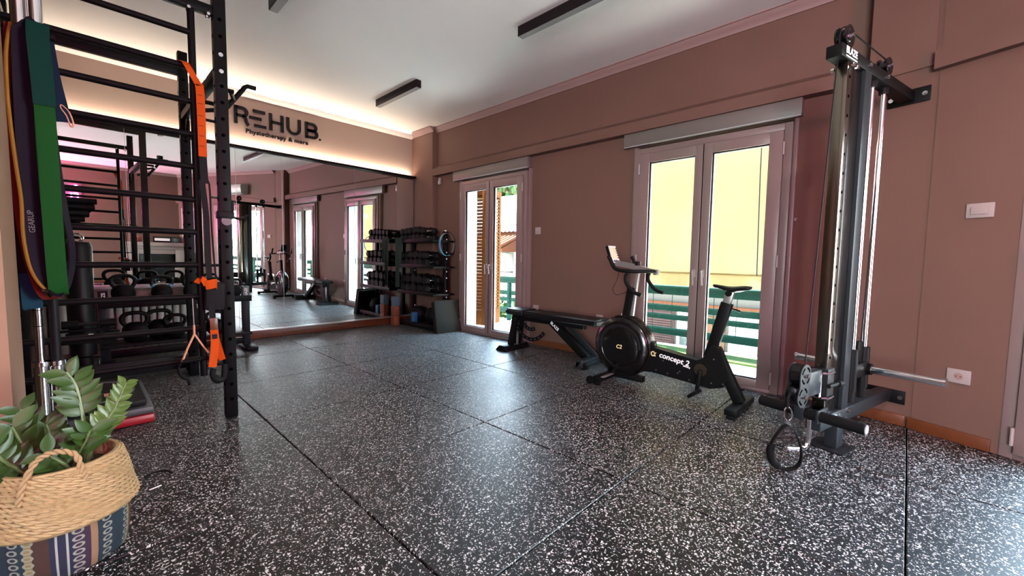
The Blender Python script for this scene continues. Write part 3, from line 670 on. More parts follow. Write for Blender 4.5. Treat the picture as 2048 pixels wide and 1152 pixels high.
# cream building seen below the awning
bB = thing('apartment_building', 'cream and salmon building seen under the awning', 'building', (11.2, 3.2, -5))
MB().box((0, -8.5, 0), (7, 3.0, 9)).build('wall', 'bldg_cream', bB)
MB().box((-0.10, -8.5, 4.80), (0, 3.0, 4.92)).build('peach_band', 'bldg_peach', bB)
MB().box((-0.16, -8.5, 4.92), (0, 3.0, 4.965)).build('brow_moulding', 'roof_tile', bB)
for y in (1.32, -1.95, -4.6):
    m = MB().box((-0.04, y, 3.74), (0, y+1.25, 4.70))
    for k in range(14): m.box((-0.07, y+0.04, 3.77+k*0.066), (-0.03, y+1.21, 3.81+k*0.066))
    m.build('shutter', 'bldg_salmon', bB)
for y, w_ in ((0.62, 0.62), (-0.78, 0.72), (-2.7, 0.7)):
    f_ = MB().box((-0.05, y, 3.74), (0.0, y+w_, 4.72)).build('window', 'bldg_white', bB)
    MB().box((-0.06, y+0.08, 3.82), (-0.051, y+w_/2-0.03, 4.64)).box((-0.06, y+w_/2+0.03, 3.82), (-0.051, y+w_-0.08, 4.64)).build('pane', 'bldg_glass', f_)
MB().box((-0.05, 0.03, 3.74), (0, 0.45, 4.66)).build('door', 'bldg_peach', bB)
MB().box((-0.7, -8.5, 3.42), (0, 3.0, 3.68)).build('ledge', 'bldg_white', bB)
# trees and hedge
def blob_tree(lab, loc, r, n, seed, group=None):
    rnd = random.Random(seed); t = thing('leafy_tree', lab, 'tree', loc, 0, group)
    mb = MB()
    for k in range(n):
        v = Vector((rnd.gauss(0, 1), rnd.gauss(0, 1), rnd.gauss(0, 0.8))); v = v.normalized()*r*rnd.uniform(0.55, 1)
        s_ = r*rnd.uniform(0.06, 0.13); m_ = TR((v.x, v.y, v.z*0.85+r*1.6), (rnd.uniform(0, 6), rnd.uniform(0, 6), rnd.uniform(0, 6)))
        vs_ = [mb.bm.verts.new(m_ @ Vector(q)) for q in ((-s_, 0, 0), (0, -s_*0.5, s_*0.15), (s_, 0, 0), (0, s_*0.5, s_*0.15))]; mb.bm.faces.new(vs_)
    fo = mb.build('foliage', 'foliage', t); fo['kind'] = 'stuff'
    MB().tube([(0, 0, 0), (0.1, 0, r), (0, 0.1, r*1.6)], r*0.08, 8).build('trunk', 'shutter_wood', t)
blob_tree('leafy tree rising behind the white building', (23.5, 24.0, 0.5), 3.6, 2600, 3)
blob_tree('leafy green bush below the green railing', (8.6, 9.2, -3.2), 1.3, 1800, 5)
blob_tree('small green bush beside the salmon shutter', (9.2, 5.0, -3.2), 0.9, 900, 9)

# ================================================================== CABLE MACHINE
WCX, WCY = 3.761, 0.067
CMZ = math.atan2(0.246, -0.969)
cm = thing('cable_machine', 'tall black wall-mounted cable pulley machine at the right', 'cable machine', (WCX, WCY, 0), CMZ)
MB().box((0.006, -0.036, 2.118), (1.10, 0.036, 2.182), 0.004).build('top_beam', 'black_metal', cm)
for z0, z1 in ((2.105, 2.20), (0.145, 0.235)):
    m = MB().box((0.001, -0.10, z0), (0.009, 0.11, z1), 0.003)
    m.build('wall_flange', 'black_metal', cm)
    for y in (-0.08, 0.085): MB().cyl((0.009, y, (z0+z1)/2), (0.018, y, (z0+z1)/2), 0.014, seg=8).build('bolt', 'chrome', cm)
MB().box((0.945, -0.03, 0.235), (1.005, 0.03, 2.118), 0.003).build('front_post', 'steel', cm)
m = MB()
for k in range(18): m.cyl((0.975, 0.029, 0.36+k*0.099), (0.975, 0.0312, 0.36+k*0.099), 0.008, seg=10)
m.build('adjustment_holes', 'gasket', cm)
MB().box((0.80, -0.026, 0.235), (0.94, 0.022, 2.118), 0.003).build('shade_filler', 'black_gloss', cm)  # dark filler standing in for the shaded gap between the posts
MB().box((0.715, -0.038, 0.235), (0.798, 0.038, 2.118), 0.003).build('rear_upright', 'grey_metal', cm)
for x in (0.585, 0.41): MB().cyl((x, 0, 0.236), (x, 0, 2.118), 0.0135, seg=16).build('guide_rod', 'chrome', cm)
for x in (0.585, 0.41):
    MB().cyl((x, 0, 0.30), (x, 0, 0.56), 0.030, seg=18, bev=0.004).build('carriage_sleeve', 'black_metal', cm)
    MB().cyl((x, 0, 0.236), (x, 0, 0.30), 0.024, seg=14).build('rubber_stop', 'rubber', cm)
    MB().cyl((x, 0, 2.085), (x, 0, 2.12), 0.024, seg=14).build('rod_clamp', 'black_metal', cm)
MB().box((0.40, -0.03, 0.385), (0.595, 0.03, 0.47), 0.006).box((0.47, -0.012, 0.47), (0.53, 0.012, 0.60), 0.004).build('carriage_block', 'black_metal', cm)
for s_ in (-1, 1):
    h_ = MB().cyl((0.42, 0.03*s_, 0.425), (0.42, 0.36*s_, 0.425), 0.0235, seg=20).build('weight_horn', 'chrome', cm)
    MB().cyl((0.42, 0.36*s_, 0.425), (0.42, 0.372*s_, 0.425), 0.028, seg=20).build('horn_cap', 'chrome', h_)
    MB().cyl((0.42, 0.025*s_, 0.425), (0.42, 0.05*s_, 0.425), 0.035, seg=18).build('horn_collar', 'black_metal', h_)
def pulley(x, z, r, name='pulley', mt='black_gloss', gap=0.022):
    p = MB()
    for s_ in (-1, 1): p.lathe([(0.0001, 0.008), (r*0.55, 0.008), (r*0.62, 0.004), (r, 0.004), (r, -0.004), (0.0001, -0.004)], 24, frame((x, s_*gap, z), (0, s_, 0)))
    p.cyl((x, -gap, z), (x, gap, z), r*0.72, seg=20)
    p_ = p.build(name, mt, cm)
    MB().cyl((x, -gap-0.02, z), (x, gap+0.02, z), 0.010, seg=8).build('axle_bolt', 'chrome', p_)
    return p_
pulley(0.99, 2.245, 0.056); pulley(0.43, 2.235, 0.05)
for x in (0.99, 0.43): MB().box((x-0.022, -0.018, 2.18), (x+0.022, 0.018, 2.215), 0.003).build('pulley_bracket', 'black_metal', cm)
MB().tube([(1.042, 0, 2.245), (1.03, 0, 2.28), (0.99, 0, 2.302), (0.43, 0, 2.286), (0.40, 0, 2.275), (0.385, 0, 2.235), (0.47, 0, 0.60)], 0.0035, 6).build('rear_cable', 'black_strap', cm)
MB().tube([(1.042, 0, 2.26), (1.045, 0, 2.2), (1.19, 0, 0.52)], 0.0032, 6).build('front_cable', 'black_strap', cm)
for (x, z) in ((0.975, 2.10), (0.93, 2.095), (0.76, 2.15), (0.50, 2.15)): MB().cyl((x, 0.036, z), (x, 0.05, z), 0.011, seg=8).build('bolt', 'chrome', cm)
MB().cyl((1.0, -0.045, 2.09), (1.0, -0.03, 2.09), 0.012, seg=8).build('bolt', 'chrome', cm)
TXT = Matrix(((-1, 0, 0, 0), (0, 0, 1, 0), (0, 1, 0, 0), (0, 0, 0, 1)))
text('brand_print', 'BLAZE', 0.048, Matrix.Translation((0.985, 0.0365, 2.158)) @ TXT, 'white_print', cm, 0.0004, 0.0012, label='white BLAZE lettering')
m = MB()
for k in range(9): m.box((0.915+k*0.0155, 0.0362, 2.126), (0.927+k*0.0155, 0.0368, 2.133))
m.build('small_print', 'white_print', cm, label='tiny white line of print')
# base
MB().box((0.0, -0.036, 0.158), (1.05, 0.036, 0.236), 0.004).build('base_beam', 'grey_metal', cm)
for x, z in ((0.80, 0.20), (0.88, 0.215), (0.74, 0.175), (0.70, 0.215)): MB().cyl((x, 0.036, z), (x, 0.05, z), 0.012, seg=8).build('bolt', 'chrome', cm)
MB().box((0.735, -0.032, 0.008), (0.815, 0.032, 0.158), 0.003).build('base_post', 'grey_metal', cm)
MB().box((0.685, -0.10, 0.0005), (0.875, 0.085, 0.008), 0.002).build('foot_plate', 'charcoal', cm)
MB().box((0.985, -0.075, 0.215), (1.105, -0.03, 0.285), 0.004).box((0.985, 0.030, 0.215), (1.105, 0.042, 0.285), 0.003).build('roller_bracket', 'grey_metal', cm)
for s_, l_ in ((1, 0.235), (-1, 0.27)):
    rl = MB().cyl((1.07, 0.0*s_, 0.25), (1.07, l_*s_, 0.25), 0.029, seg=20, bev=0.004).build('foot_roller', 'rubber', cm)
    MB().cyl((1.07, l_*s_, 0.25), (1.07, (l_+0.004)*s_, 0.25), 0.024, seg=18).build('end_cap', 'silver', rl)
# sliding low pulley
MB().box((0.935, -0.04, 0.325), (1.015, 0.042, 0.50), 0.004).build('slide_sleeve', 'charcoal', cm)
MB().cyl((0.90, 0.05, 0.41), (1.02, 0.05, 0.41), 0.011, seg=10).cyl((0.86, 0.05, 0.405), (0.91, 0.05, 0.41), 0.017, seg=12).build('pop_pin', 'black_metal', cm)
m = MB()
for z in (0.345, 0.48): m.tube([(0.95, 0.046, z), (1.02, 0.05, z), (1.045, 0.03, z), (1.045, -0.03, z), (1.02, -0.046, z)], 0.006, 8)
m.cyl((1.045, 0.02, 0.345), (1.045, 0.02, 0.48), 0.006, seg=8)
m.build('pivot_bracket', 'chrome', cm)
def eight(y):
    a = [(1.245+0.058*math.cos(t), 0.495+0.058*math.sin(t)) for t in [PI*0.02+PI*i/14*1.0 for i in range(15)]]
    b_ = [(1.262+0.058*math.cos(t), 0.388+0.058*math.sin(t)) for t in [PI+PI*0.02+PI*i/14 for i in range(15)]]
    mid = [(1.205, 0.45), (1.208, 0.435)]; mid2 = [(1.302, 0.435), (1.30, 0.45)]
    return a+mid+b_+mid2
for y in (0.026, -0.032):
    pl = MB().prism(eight(0), 0.005, Matrix(((1, 0, 0, 0), (0, 0, 1, y), (0, 1, 0, 0), (0, 0, 0, 1)))).build('pulley_cheek_plate', 'grey_metal', cm)
    yo = y+0.0055 if y > 0 else y-0.0008
    m = MB()
    for cx, cz in ((1.245, 0.495), (1.262, 0.388)):
        for k in range(4):
            a0 = k*PI/2+0.25; pts = [(cx+0.041*math.cos(a0+i*0.12), yo, cz+0.041*math.sin(a0+i*0.12)) for i in range(9)]
            m.ribbon(pts, lambda t: Vector((0, 1, 0)), 0.0006, 0.010)
    m.build('slots', 'gasket', pl)
for cx, cz in ((1.245, 0.495), (1.262, 0.388)):
    MB().cyl((cx, -0.022, cz), (cx, 0.022, cz), 0.055, seg=26).build('pulley_wheel', 'black_gloss', cm)
    MB().cyl((cx, -0.042, cz), (cx, 0.044, cz), 0.011, seg=8).build('axle_bolt', 'chrome', cm)
MB().box((1.04, -0.022, 0.37), (1.21, 0.024, 0.50), 0.004).build('swing_arm', 'grey_metal', cm)
MB().sph((1.318, 0.0, 0.42), 0.022).build('cable_stop', 'rubber', cm)
MB().tube([(1.07, -0.01, 0.22), (1.065, -0.01, 0.13), (1.07, -0.01, 0.085), (1.09, -0.015, 0.062), (1.12, -0.03, 0.055), (1.19, -0.06, 0.062)], 0.0115, 10, smooth=4).build('hook_bar', 'chrome', cm)
# strap handle hanging from the low pulley
sh = thing('strap_handle', 'black stirrup strap handle on a chrome carabiner below the low pulley', 'handle', tuple(Matrix.Translation((WCX, WCY, 0)) @ Matrix.Rotation(CMZ, 4, 'Z') @ Vector((1.335, 0, 0))), CMZ-math.radians(52))
MB().tube([(0, 0, 0.415), (0.008, 0, 0.38), (0.006, 0, 0.335)], 0.008, 8).build('cable_end', 'rubber', sh)
MB().tube([(0.004, 0, 0.338), (-0.012, 0, 0.322), (-0.016, 0, 0.285), (0.0, 0, 0.268), (0.018, 0, 0.285), (0.016, 0, 0.322)], 0.0035, 8, closed=True, smooth=4).build('carabiner', 'chrome', sh)
MB().tube([(0, 0, 0.272), (0, 0, 0.25)], 0.009, 8).build('swivel', 'chrome', sh)
lp = [(0.0, 0.0, 0.245), (0.045, 0.0, 0.19), (0.072, 0.0, 0.11), (0.055, 0.0, 0.035), (0.0, 0.0, 0.010), (-0.055, 0.0, 0.04), (-0.066, 0, 0.11), (-0.045, 0.0, 0.19)]
MB().ribbon(lp, lambda t: Vector((0, 1, 0)), 0.036, 0.004, smooth=5, closed=True).build('strap', 'black_strap', sh)
MB().tube([(0.066, 0, 0.13), (0.07, 0, 0.09), (0.058, 0, 0.045), (0.03, 0, 0.022)], 0.019, 12, smooth=4).build('grip', 'rubber', sh)

# ================================================================== EXERCISE BIKE
bk = thing('exercise_bike', 'black air-resistance exercise bike with flywheel in front of the awning door', 'exercise bike', (3.24, 1.35, 0), -PI/2)
FX, FZ, FR = -0.395, 0.335, 0.258
FY = frame((FX, 0, FZ), (0, -1, 0))
m = MB().lathe([(0.0001, 0.085), (0.10, 0.084), (0.165, 0.080), (0.172, 0.074), (0.178, 0.078), (0.205, 0.074), (0.235, 0.062), (FR, 0.042), (FR, -0.042), (0.235, -0.062), (0.10, -0.075), (0.0001, -0.075)], 56, FY)
fly = m.build('flywheel_housing', 'black_gloss', bk, ang_=50)
m = MB().lathe([(0.166, 0.0815), (0.172, 0.0835), (0.190, 0.0815), (0.194, 0.077)], 56, FY, 0.0, PI*1.05); m.build('trim_ring', 'charcoal', fly)
m = MB()
for y in (-0.05, -0.03, -0.01, 0.01, 0.03, 0.05): m.tube([(FX+(FR+0.004)*math.cos(a), y, FZ+(FR+0.004)*math.sin(a)) for a in [math.radians(-55+i*8) for i in range(21)]], 0.0035, 6)
m.build('rim_grille', 'steel', fly)
MB().tube([(FX-0.02, -0.02, FZ+FR), (FX-0.02, -0.02, FZ+FR+0.018), (FX+0.02, -0.02, FZ+FR+0.018), (FX+0.02, -0.02, FZ+FR)], 0.005, 8).build('damper_handle', 'silver', fly)
MB().box((FX+FR-0.03, -0.03, FZ+0.02), (FX+FR+0.03, 0.03, FZ+0.075), 0.008).build('damper_lever', 'black_metal', fly)
TB = Matrix(((1, 0, 0, 0), (0, 0, -1, 0), (0, 1, 0, 0), (0, 0, 0, 1)))
text('hub_print', 'C2', 0.045, Matrix.Translation((FX, -0.0856, FZ)) @ TB, 'gold_print', fly, 0.0004, 0.001, shear=0.2)
# main frame plate
PL = Matrix(((1, 0, 0, 0), (0, 0, 1, -0.045), (0, 1, 0, 0), (0, 0, 0, 1)))
fr_ = MB().prism([(-0.30, 0.36), (-0.12, 0.372), (0.235, 0.322), (0.285, 0.345), (0.335, 0.46), (0.385, 0.44), (0.405, 0.40), (0.44, 0.30), (0.46, 0.235), (0.425, 0.155), (0.34, 0.128), (-0.11, 0.168), (-0.30, 0.14)], 0.09, PL, 0.004).build('main_frame', 'black_metal', bk)
for x, z in ((-0.02, 0.275), (0.02, 0.18), (-0.075, 0.19), (0.19, 0.165), (0.36, 0.355), (0.35, 0.175), (0.43, 0.185), (0.10, 0.20), (0.115, 0.215)): MB().cyl((x, -0.0455, z), (x, -0.0485, z), 0.006, seg=8).build('screw', 'chrome', fr_)
text('brand_print', 'concept 2', 0.060, Matrix.Translation((0.065, -0.0458, 0.302)) @ Matrix.Rotation(math.radians(8), 4, 'Y') @ TB, 'white_print', fr_, 0.0003, 0.0012, shear=0.1, label='white concept 2 lettering')
m = MB(); LG = Matrix.Translation((-0.105, -0.0458, 0.318)) @ Matrix.Rotation(math.radians(8), 4, 'Y') @ TB
stroke(m, arc(0, 0, 0.017, PI*0.35, PI*1.65, 12), 0.008, 0.0006, LG); stroke(m, [(0.004, 0.016), (0.020, -0.017)], 0.009, 0.0006, LG); stroke(m, [(0.006, -0.014), (0.021, 0.017)], 0.007, 0.0006, LG)
m.build('logo_print', 'gold_print', fr_)
text('model_print', 'bikeerg', 0.018, Matrix.Translation((0.165, -0.0458, 0.262)) @ Matrix.Rotation(math.radians(8), 4, 'Y') @ TB, 'white_print', fr_, 0.0003, 0.0005)
def bar(mb, p0, p1, a, b_, bev=0.004):   # rectangular bar, a = size along local y, b_ = thickness
    p0, p1 = Vector(p0), Vector(p1); M_ = frame(p0, p1-p0, (0, 1, 0)); return mb.box((-a/2, -b_/2, 0), (a/2, b_/2, (p1-p0).length), bev, m=M_)
bar(MB(), (0.315, 0, 0.36), (0.418, 0, 0.775), 0.055, 0.075).build('seat_tube', 'black_metal', bk)
bar(MB(), (0.41, 0, 0.755), (0.437, 0, 0.865), 0.038, 0.055).build('seat_post', 'silver', bk)
MB().cyl((0.43, -0.035, 0.845), (0.43, 0.035, 0.845), 0.022, seg=14).build('seat_clamp', 'black_metal', bk)
MB().tube([(0.44, 0.0, 0.735), (0.475, 0.0, 0.73), (0.505, 0.0, 0.72)], 0.007, 8).build('seat_lever', 'black_metal', bk)
bar(MB(), (0.385, 0, 0.36), (0.535, 0, 0.065), 0.06, 0.075).build('rear_leg', 'black_metal', bk)
MB().box((0.495, -0.225, 0.022), (0.575, 0.225, 0.066), 0.005).build('rear_foot', 'black_metal', bk)
for y in (-0.20, 0.20): MB().box((0.51, y-0.025, 0.0), (0.56, y+0.025, 0.022), 0.004).build('foot_pad', 'rubber', bk)
MB().box((-0.555, -0.22, 0.030), (-0.49, 0.20, 0.078), 0.005).build('front_foot', 'black_metal', bk)
MB().box((-0.55, -0.225, 0.0), (-0.50, -0.18, 0.03), 0.004).box((-0.55, 0.16, 0.0), (-0.50, 0.205, 0.03), 0.004).build('foot_pad', 'rubber', bk)
MB().box((-0.53, -0.03, 0.05), (-0.2, 0.03, 0.10), 0.004).build('front_strut', 'black_metal', bk)
MB().box((-0.49, -0.20, 0.070), (-0.465, 0.10, 0.079)).build('foot_trim', 'silver', bk)
for y in (-0.235, 0.215): MB().cyl((-0.575, y-0.012, 0.040), (-0.575, y+0.012, 0.040), 0.034, seg=18).build('transport_wheel', 'rubber', bk)
# crank and pedals
MB().cyl((0.275, -0.047, 0.262), (0.275, -0.066, 0.262), 0.047, seg=24).build('chainring_cover', 'steel', bk)
for s_, ex, ez in ((-1, 0.262, 0.095), (1, 0.292, 0.43)):
    ca = bar(MB(), (0.275, 0.078*s_, 0.262), (ex, 0.085*s_, ez), 0.018, 0.028).build('crank_arm', 'black_metal', bk)
    M_ = Matrix.Translation((ex, 0.13*s_, ez)) @ Matrix.Rotation(math.radians(-38 if s_ < 0 else 78), 4, 'Y')
    pe = MB().box((-0.046, -0.038, -0.012), (0.046, 0.038, 0.012), 0.004, m=M_).build('pedal', 'black_metal' if s_ < 0 else 'silver', bk)
    MB().box((-0.03, -0.03, 0.0122), (0.03, 0.03, 0.015), m=M_).build('pedal_reflector', 'charcoal', pe)
    MB().cyl((ex, 0.085*s_, ez), (ex, 0.13*s_, ez), 0.009, seg=8).build('pedal_axle', 'chrome', pe)
# saddle: lofted
rs = []
for x, hw, zt_, th in ((0.315, 0.010, 0.905, 0.015), (0.325, 0.020, 0.909, 0.028), (0.37, 0.026, 0.905, 0.035), (0.42, 0.038, 0.900, 0.042), (0.46, 0.058, 0.902, 0.050), (0.50, 0.076, 0.908, 0.050), (0.535, 0.078, 0.910, 0.042), (0.56, 0.060, 0.905, 0.026), (0.568, 0.02, 0.900, 0.012)):
    rs.append([(x, hw*math.cos(a), zt_-th/2+th/2*math.sin(a)*(0.8 if math.sin(a) > 0 else 1)) for a in [2*PI*i/14 for i in range(14)]])
MB().rings(rs).build('saddle', 'vinyl', bk, ang_=60)
MB().tube([(0.35, 0.018, 0.885), (0.40, 0.02, 0.868), (0.47, 0.02, 0.868), (0.53, 0.03, 0.885)], 0.0035, 6).tube([(0.35, -0.018, 0.885), (0.40, -0.02, 0.868), (0.47, -0.02, 0.868), (0.53, -0.03, 0.885)], 0.0035, 6).build('saddle_rails', 'steel', bk)
# handlebar column, boom, bars, monitor
bar(MB(), (-0.385, 0, 0.53), (-0.333, 0, 0.845), 0.05, 0.068).build('handlebar_column', 'black_metal', bk)
bar(MB(), (-0.328, 0, 0.60), (-0.282, 0, 1.00), 0.030, 0.030).build('handlebar_post', 'silver', bk)
MB().tube([(-0.335, -0.03, 0.83), (-0.30, -0.045, 0.815), (-0.27, -0.05, 0.80)], 0.008, 8).sph((-0.265, -0.05, 0.797), 0.015, 10).build('height_lever', 'black_metal', bk)
rs = []
for x, z, a, b_ in ((-0.475, 1.045, 0.022, 0.045), (-0.38, 1.030, 0.024, 0.045), (-0.28, 1.012, 0.024, 0.040), (-0.18, 0.993, 0.024, 0.034), (-0.105, 0.98, 0.022, 0.030)):
    rs.append([(x, -a, z-b_/2), (x, a, z-b_/2), (x, a, z+b_/2), (x, -a, z+b_/2)])
MB().rings(rs).build('boom', 'silver', bk)
MB().cyl((-0.29, 0, 1.03), (-0.29, 0, 1.065), 0.028, seg=9).build('adjuster_knob', 'black_gloss', bk)
for s_ in (-1, 1):
    y = 0.20*s_
    MB().tube([(-0.13, 0, 0.985), (-0.145, 0.06*s_, 0.985), (-0.19, 0.15*s_, 0.985), (-0.25, y, 0.985), (-0.34, y, 0.99), (-0.395, y, 1.01), (-0.44, y, 1.085), (-0.455, y, 1.105)], 0.0155, 12, smooth=4).build('handlebar', 'rubber', bk)
    MB().tube([(-0.27, y, 0.985), (-0.29, y, 0.94), (-0.285, y, 0.895), (-0.245, y, 0.845), (-0.205, y, 0.815), (-0.15, y, 0.800)], 0.0155, 12, smooth=4).build('drop_bar', 'rubber', bk)
MB().box((-0.145, -0.018, 0.955), (-0.115, 0.018, 1.0), 0.003).build('bar_clamp', 'silver', bk)
MM = Matrix.Translation((-0.515, 0, 1.115)) @ Matrix.Rotation(math.radians(-20), 4, 'Y')
mo = MB().box((-0.03, -0.062, -0.075), (-0.002, 0.062, 0.09), 0.006, m=MM).build('monitor', 'black_metal', bk)
MB().box((-0.002, -0.060, -0.072), (0.004, 0.060, 0.087), 0.002, m=MM).build('monitor_face', 'bead', mo)
MB().box((0.0042, -0.050, -0.035), (0.0050, 0.040, 0.070), m=MM).build('display', 'screen', mo)
m = MB()
for k in range(5): m.box((0.0042, 0.043, -0.03+k*0.021), (0.006, 0.055, -0.017+k*0.021), m=MM)
for k in range(3): m.box((0.0042, -0.04+k*0.03, -0.062), (0.006, -0.022+k*0.03, -0.046), m=MM)
m.build('buttons', 'charcoal', mo)
MB().box((-0.53, -0.02, 1.02), (-0.465, 0.02, 1.06), 0.006).build('monitor_arm', 'silver', bk)
MB().tube([(-0.53, -0.025, 1.05), (-0.50, -0.03, 1.0), (-0.45, -0.035, 0.975), (-0.455, -0.05, 0.9), (-0.49, -0.05, 0.82), (-0.46, -0.045, 0.775), (-0.40, -0.035, 0.79), (-0.365, -0.027, 0.81)], 0.0025, 6, smooth=5).build('monitor_cable', 'black_strap', bk)

# ================================================================== ADJUSTABLE BENCH
bn = thing('weight_bench', 'black adjustable weight bench with padded top between the balcony doors', 'bench', (3.545, 2.80, 0), -PI/2)
def pad(name, x0, x1, z0, z1, hw0, hw1, tilt=0):
    mb = MB(); mb.hexa([(x0, -hw0, z0), (x1, -hw1, z0), (x1, hw1, z0), (x0, hw0, z0)], [(x0, -hw0, z1), (x1, -hw1, z1), (x1, hw1, z1), (x0, hw0, z1)])
    bmesh.ops.bevel(mb.bm, geom=mb.bm.edges[:], offset=0.018, segments=3, affect='EDGES')
    p = mb.build(name, 'vinyl', bn, ang_=60); return p
pad('seat_pad', -0.60, -0.30, 0.425, 0.492, 0.11, 0.145)
pad('back_pad', -0.285, 0.66, 0.42, 0.487, 0.15, 0.135)
MB().box((-0.55, -0.03, 0.36), (0.45, 0.03, 0.42), 0.004).box((0.10, -0.09, 0.40), (0.14, 0.09, 0.42)).box((-0.2, -0.09, 0.40), (-0.16, 0.09, 0.42)).build('pad_frame', 'black_metal', bn)
for s_ in (-1, 1): bar(MB(), (-0.545, 0.055*s_, 0.04), (-0.475, 0.055*s_, 0.40), 0.045, 0.075).build('front_leg', 'black_metal', bn)
MB().box((-0.50, -0.012, 0.06), (-0.485, 0.012, 0.36)).build('front_brace', 'silver', bn)
bar(MB(), (0.02, 0, 0.40), (0.50, 0, 0.065), 0.07, 0.085).build('rear_leg', 'black_metal', bn)
bar(MB(), (0.16, 0.055, 0.40), (0.56, 0.055, 0.09), 0.02, 0.05).build('brace', 'grey_metal', bn)
MB().prism([(-0.66, 0.001), (-0.47, 0.001), (-0.50, 0.06), (-0.60, 0.06)], 0.40, Matrix(((1, 0, 0, 0), (0, 0, 1, -0.2), (0, 1, 0, 0), (0, 0, 0, 1))), 0.004).build('front_foot', 'black_metal', bn)
MB().prism([(0.47, 0.001), (0.50, 0.001), (0.55, 0.075), (0.58, 0.085), (0.60, 0.085), (0.60, 0.10), (0.53, 0.10)], 0.42, Matrix(((1, 0, 0, 0), (0, 0, 1, -0.22), (0, 1, 0, 0), (0, 0, 0, 1))), 0.002).box((0.50, -0.22, 0.02), (0.56, 0.20, 0.075), 0.004).build('rear_foot', 'grey_metal', bn)
for y in (-0.19, 0.17): MB().cyl((0.585, y-0.02, 0.033), (0.585, y+0.02, 0.033), 0.032, seg=16).build('transport_wheel', 'rubber', bn)
MB().tube([(0.57, -0.21, 0.03), (0.575, -0.225, 0.05), (0.58, -0.225, 0.10)], 0.006, 8).build('lift_handle', 'chrome', bn)
for rr, a0, a1, nh in ((0.235, 205, 325, 8), (0.12, 215, 300, 4)):
    cx, cz = -0.255, 0.395
    pts = [(cx+rr*math.cos(math.radians(a0+(a1-a0)*i/20)), -0.035, cz+rr*math.sin(math.radians(a0+(a1-a0)*i/20))) for i in range(21)]
    ap = MB().ribbon(pts, Vector((0, 1, 0)), 0.008, 0.042).build('adjustment_arc', 'black_metal', bn)
    m = MB()
    for k in range(nh):
        a = math.radians(a0+(a1-a0)*(k+0.5)/nh); m.cyl((cx+rr*math.cos(a), -0.040, cz+rr*math.sin(a)), (cx+rr*math.cos(a), -0.0395, cz+rr*math.sin(a)), 0.009, seg=8)
    m.build('arc_slots', 'step_grey', ap)
text('brand_print', 'BLAZE', 0.045, Matrix.Translation((0.085, -0.036, 0.352)) @ Matrix.Rotation(math.radians(35), 4, 'Y') @ TB, 'white_print', bn, 0.0004, 0.001)

# ================================================================== DUMBBELL RACK
rk = thing('dumbbell_rack', 'black four-shelf dumbbell rack in the corner beside the mirror', 'rack', (3.47, 4.93, 0))
RL = 0.90
for y in (0.0, RL-0.06):
    up = MB().box((0.245, y, 0.0), (0.305, y+0.06, 1.46), 0.004).build('upright', 'black_metal', rk)
    m = MB()
    for k in range(13):
        if k % 3 != 2: m.cyl((0.275, y-0.0006, 0.20+k*0.095), (0.275, y+0.0005, 0.20+k*0.095), 0.010, seg=10)
    m.build('pin_holes', 'white_print', up)
for z, lab in ((1.325, 'top'), (0.945, 'second'), (0.545, 'third'), (0.075, 'bottom')):
    sf = MB().box((0.0, -0.06, z-0.03), (0.35, RL, z), 0.004).build('shelf', 'black_metal', rk)
    MB().box((-0.006, -0.06, z-0.035), (0.0, RL, z+0.022), 0.002).build('shelf_lip', 'black_metal', sf)
    MB().box((0.31, -0.10, z-0.025), (0.34, -0.06, z-0.005)).build('end_stop', 'black_metal', sf)
MB().box((0.02, 0.0, 0.0005), (0.36, 0.06, 0.05), 0.004).box((0.02, RL-0.06, 0.0005), (0.36, RL, 0.05), 0.004).build('rack_feet', 'black_metal', rk)
MB().cyl((0.275, 0.03, 1.46), (0.275, 0.03, 1.475), 0.024, seg=14).build('end_cap', 'silver', rk)
def db_mesh(r, L_):
    hx = [(r*math.cos(PI/3*k+PI/6), r*math.sin(PI/3*k+PI/6)) for k in range(6)]; hs = []
    for x0 in (-L_/2, L_/2-L_*0.28):
        mb = MB(); w_ = L_*0.28; Q = Matrix(((0, 0, 1, 0), (1, 0, 0, 0), (0, 1, 0, 0), (0, 0, 0, 1)))
        rs = [[Q @ Vector((a*k_, b_*k_, x0+d)) for a, b_ in hx] for k_, d in ((0.80, 0), (1, 0.014), (1, w_-0.014), (0.80, w_))]
        mb.rings(rs); hs.append(mb.mesh('weight_head', 20))
    ch = MB().tube([(-L_*0.23, 0, 0), (-L_*0.12, 0, 0), (0, 0, 0), (L_*0.12, 0, 0), (L_*0.23, 0, 0)], 0.014, 12, radii=[0.013, 0.0145, 0.0165, 0.0145, 0.013]).mesh('handle')
    return hs, ch
SH = {0: ('top', 1.325), 1: ('second', 0.945), 2: ('third', 0.545)}
for s_, (nm, z) in SH.items():
    sizes = {0: [0.050, 0.052, 0.054, 0.056, 0.056, 0.052], 1: [0.058, 0.060, 0.062, 0.062, 0.060, 0.058], 2: [0.072, 0.074, 0.076, 0.074, 0.070]}[s_]
    y = RL-0.06
    for k, r in enumerate(sizes):
        L_ = 0.20+r*1.3; hs, ch = db_mesh(r, L_)
        y -= r*0.90
        for row in range(2):
            t = thing('dumbbell', f'black hex dumbbell, {["lower", "upper"][row]} of the {ORD[k]} pair from the mirror, {nm} rack shelf', 'dumbbell',
                      (3.47+0.005+L_/2+random.uniform(-0.008, 0.01), 4.93+y+random.uniform(-0.004, 0.004), z+r*0.866+0.002+row*r*1.76), random.uniform(-0.03, 0.03), 'hex dumbbells on the corner rack')
            for hm in hs: obj('weight_head', hm, 'rubber', t)
            obj('handle', ch, 'chrome', t)
        y -= r*0.90+0.012
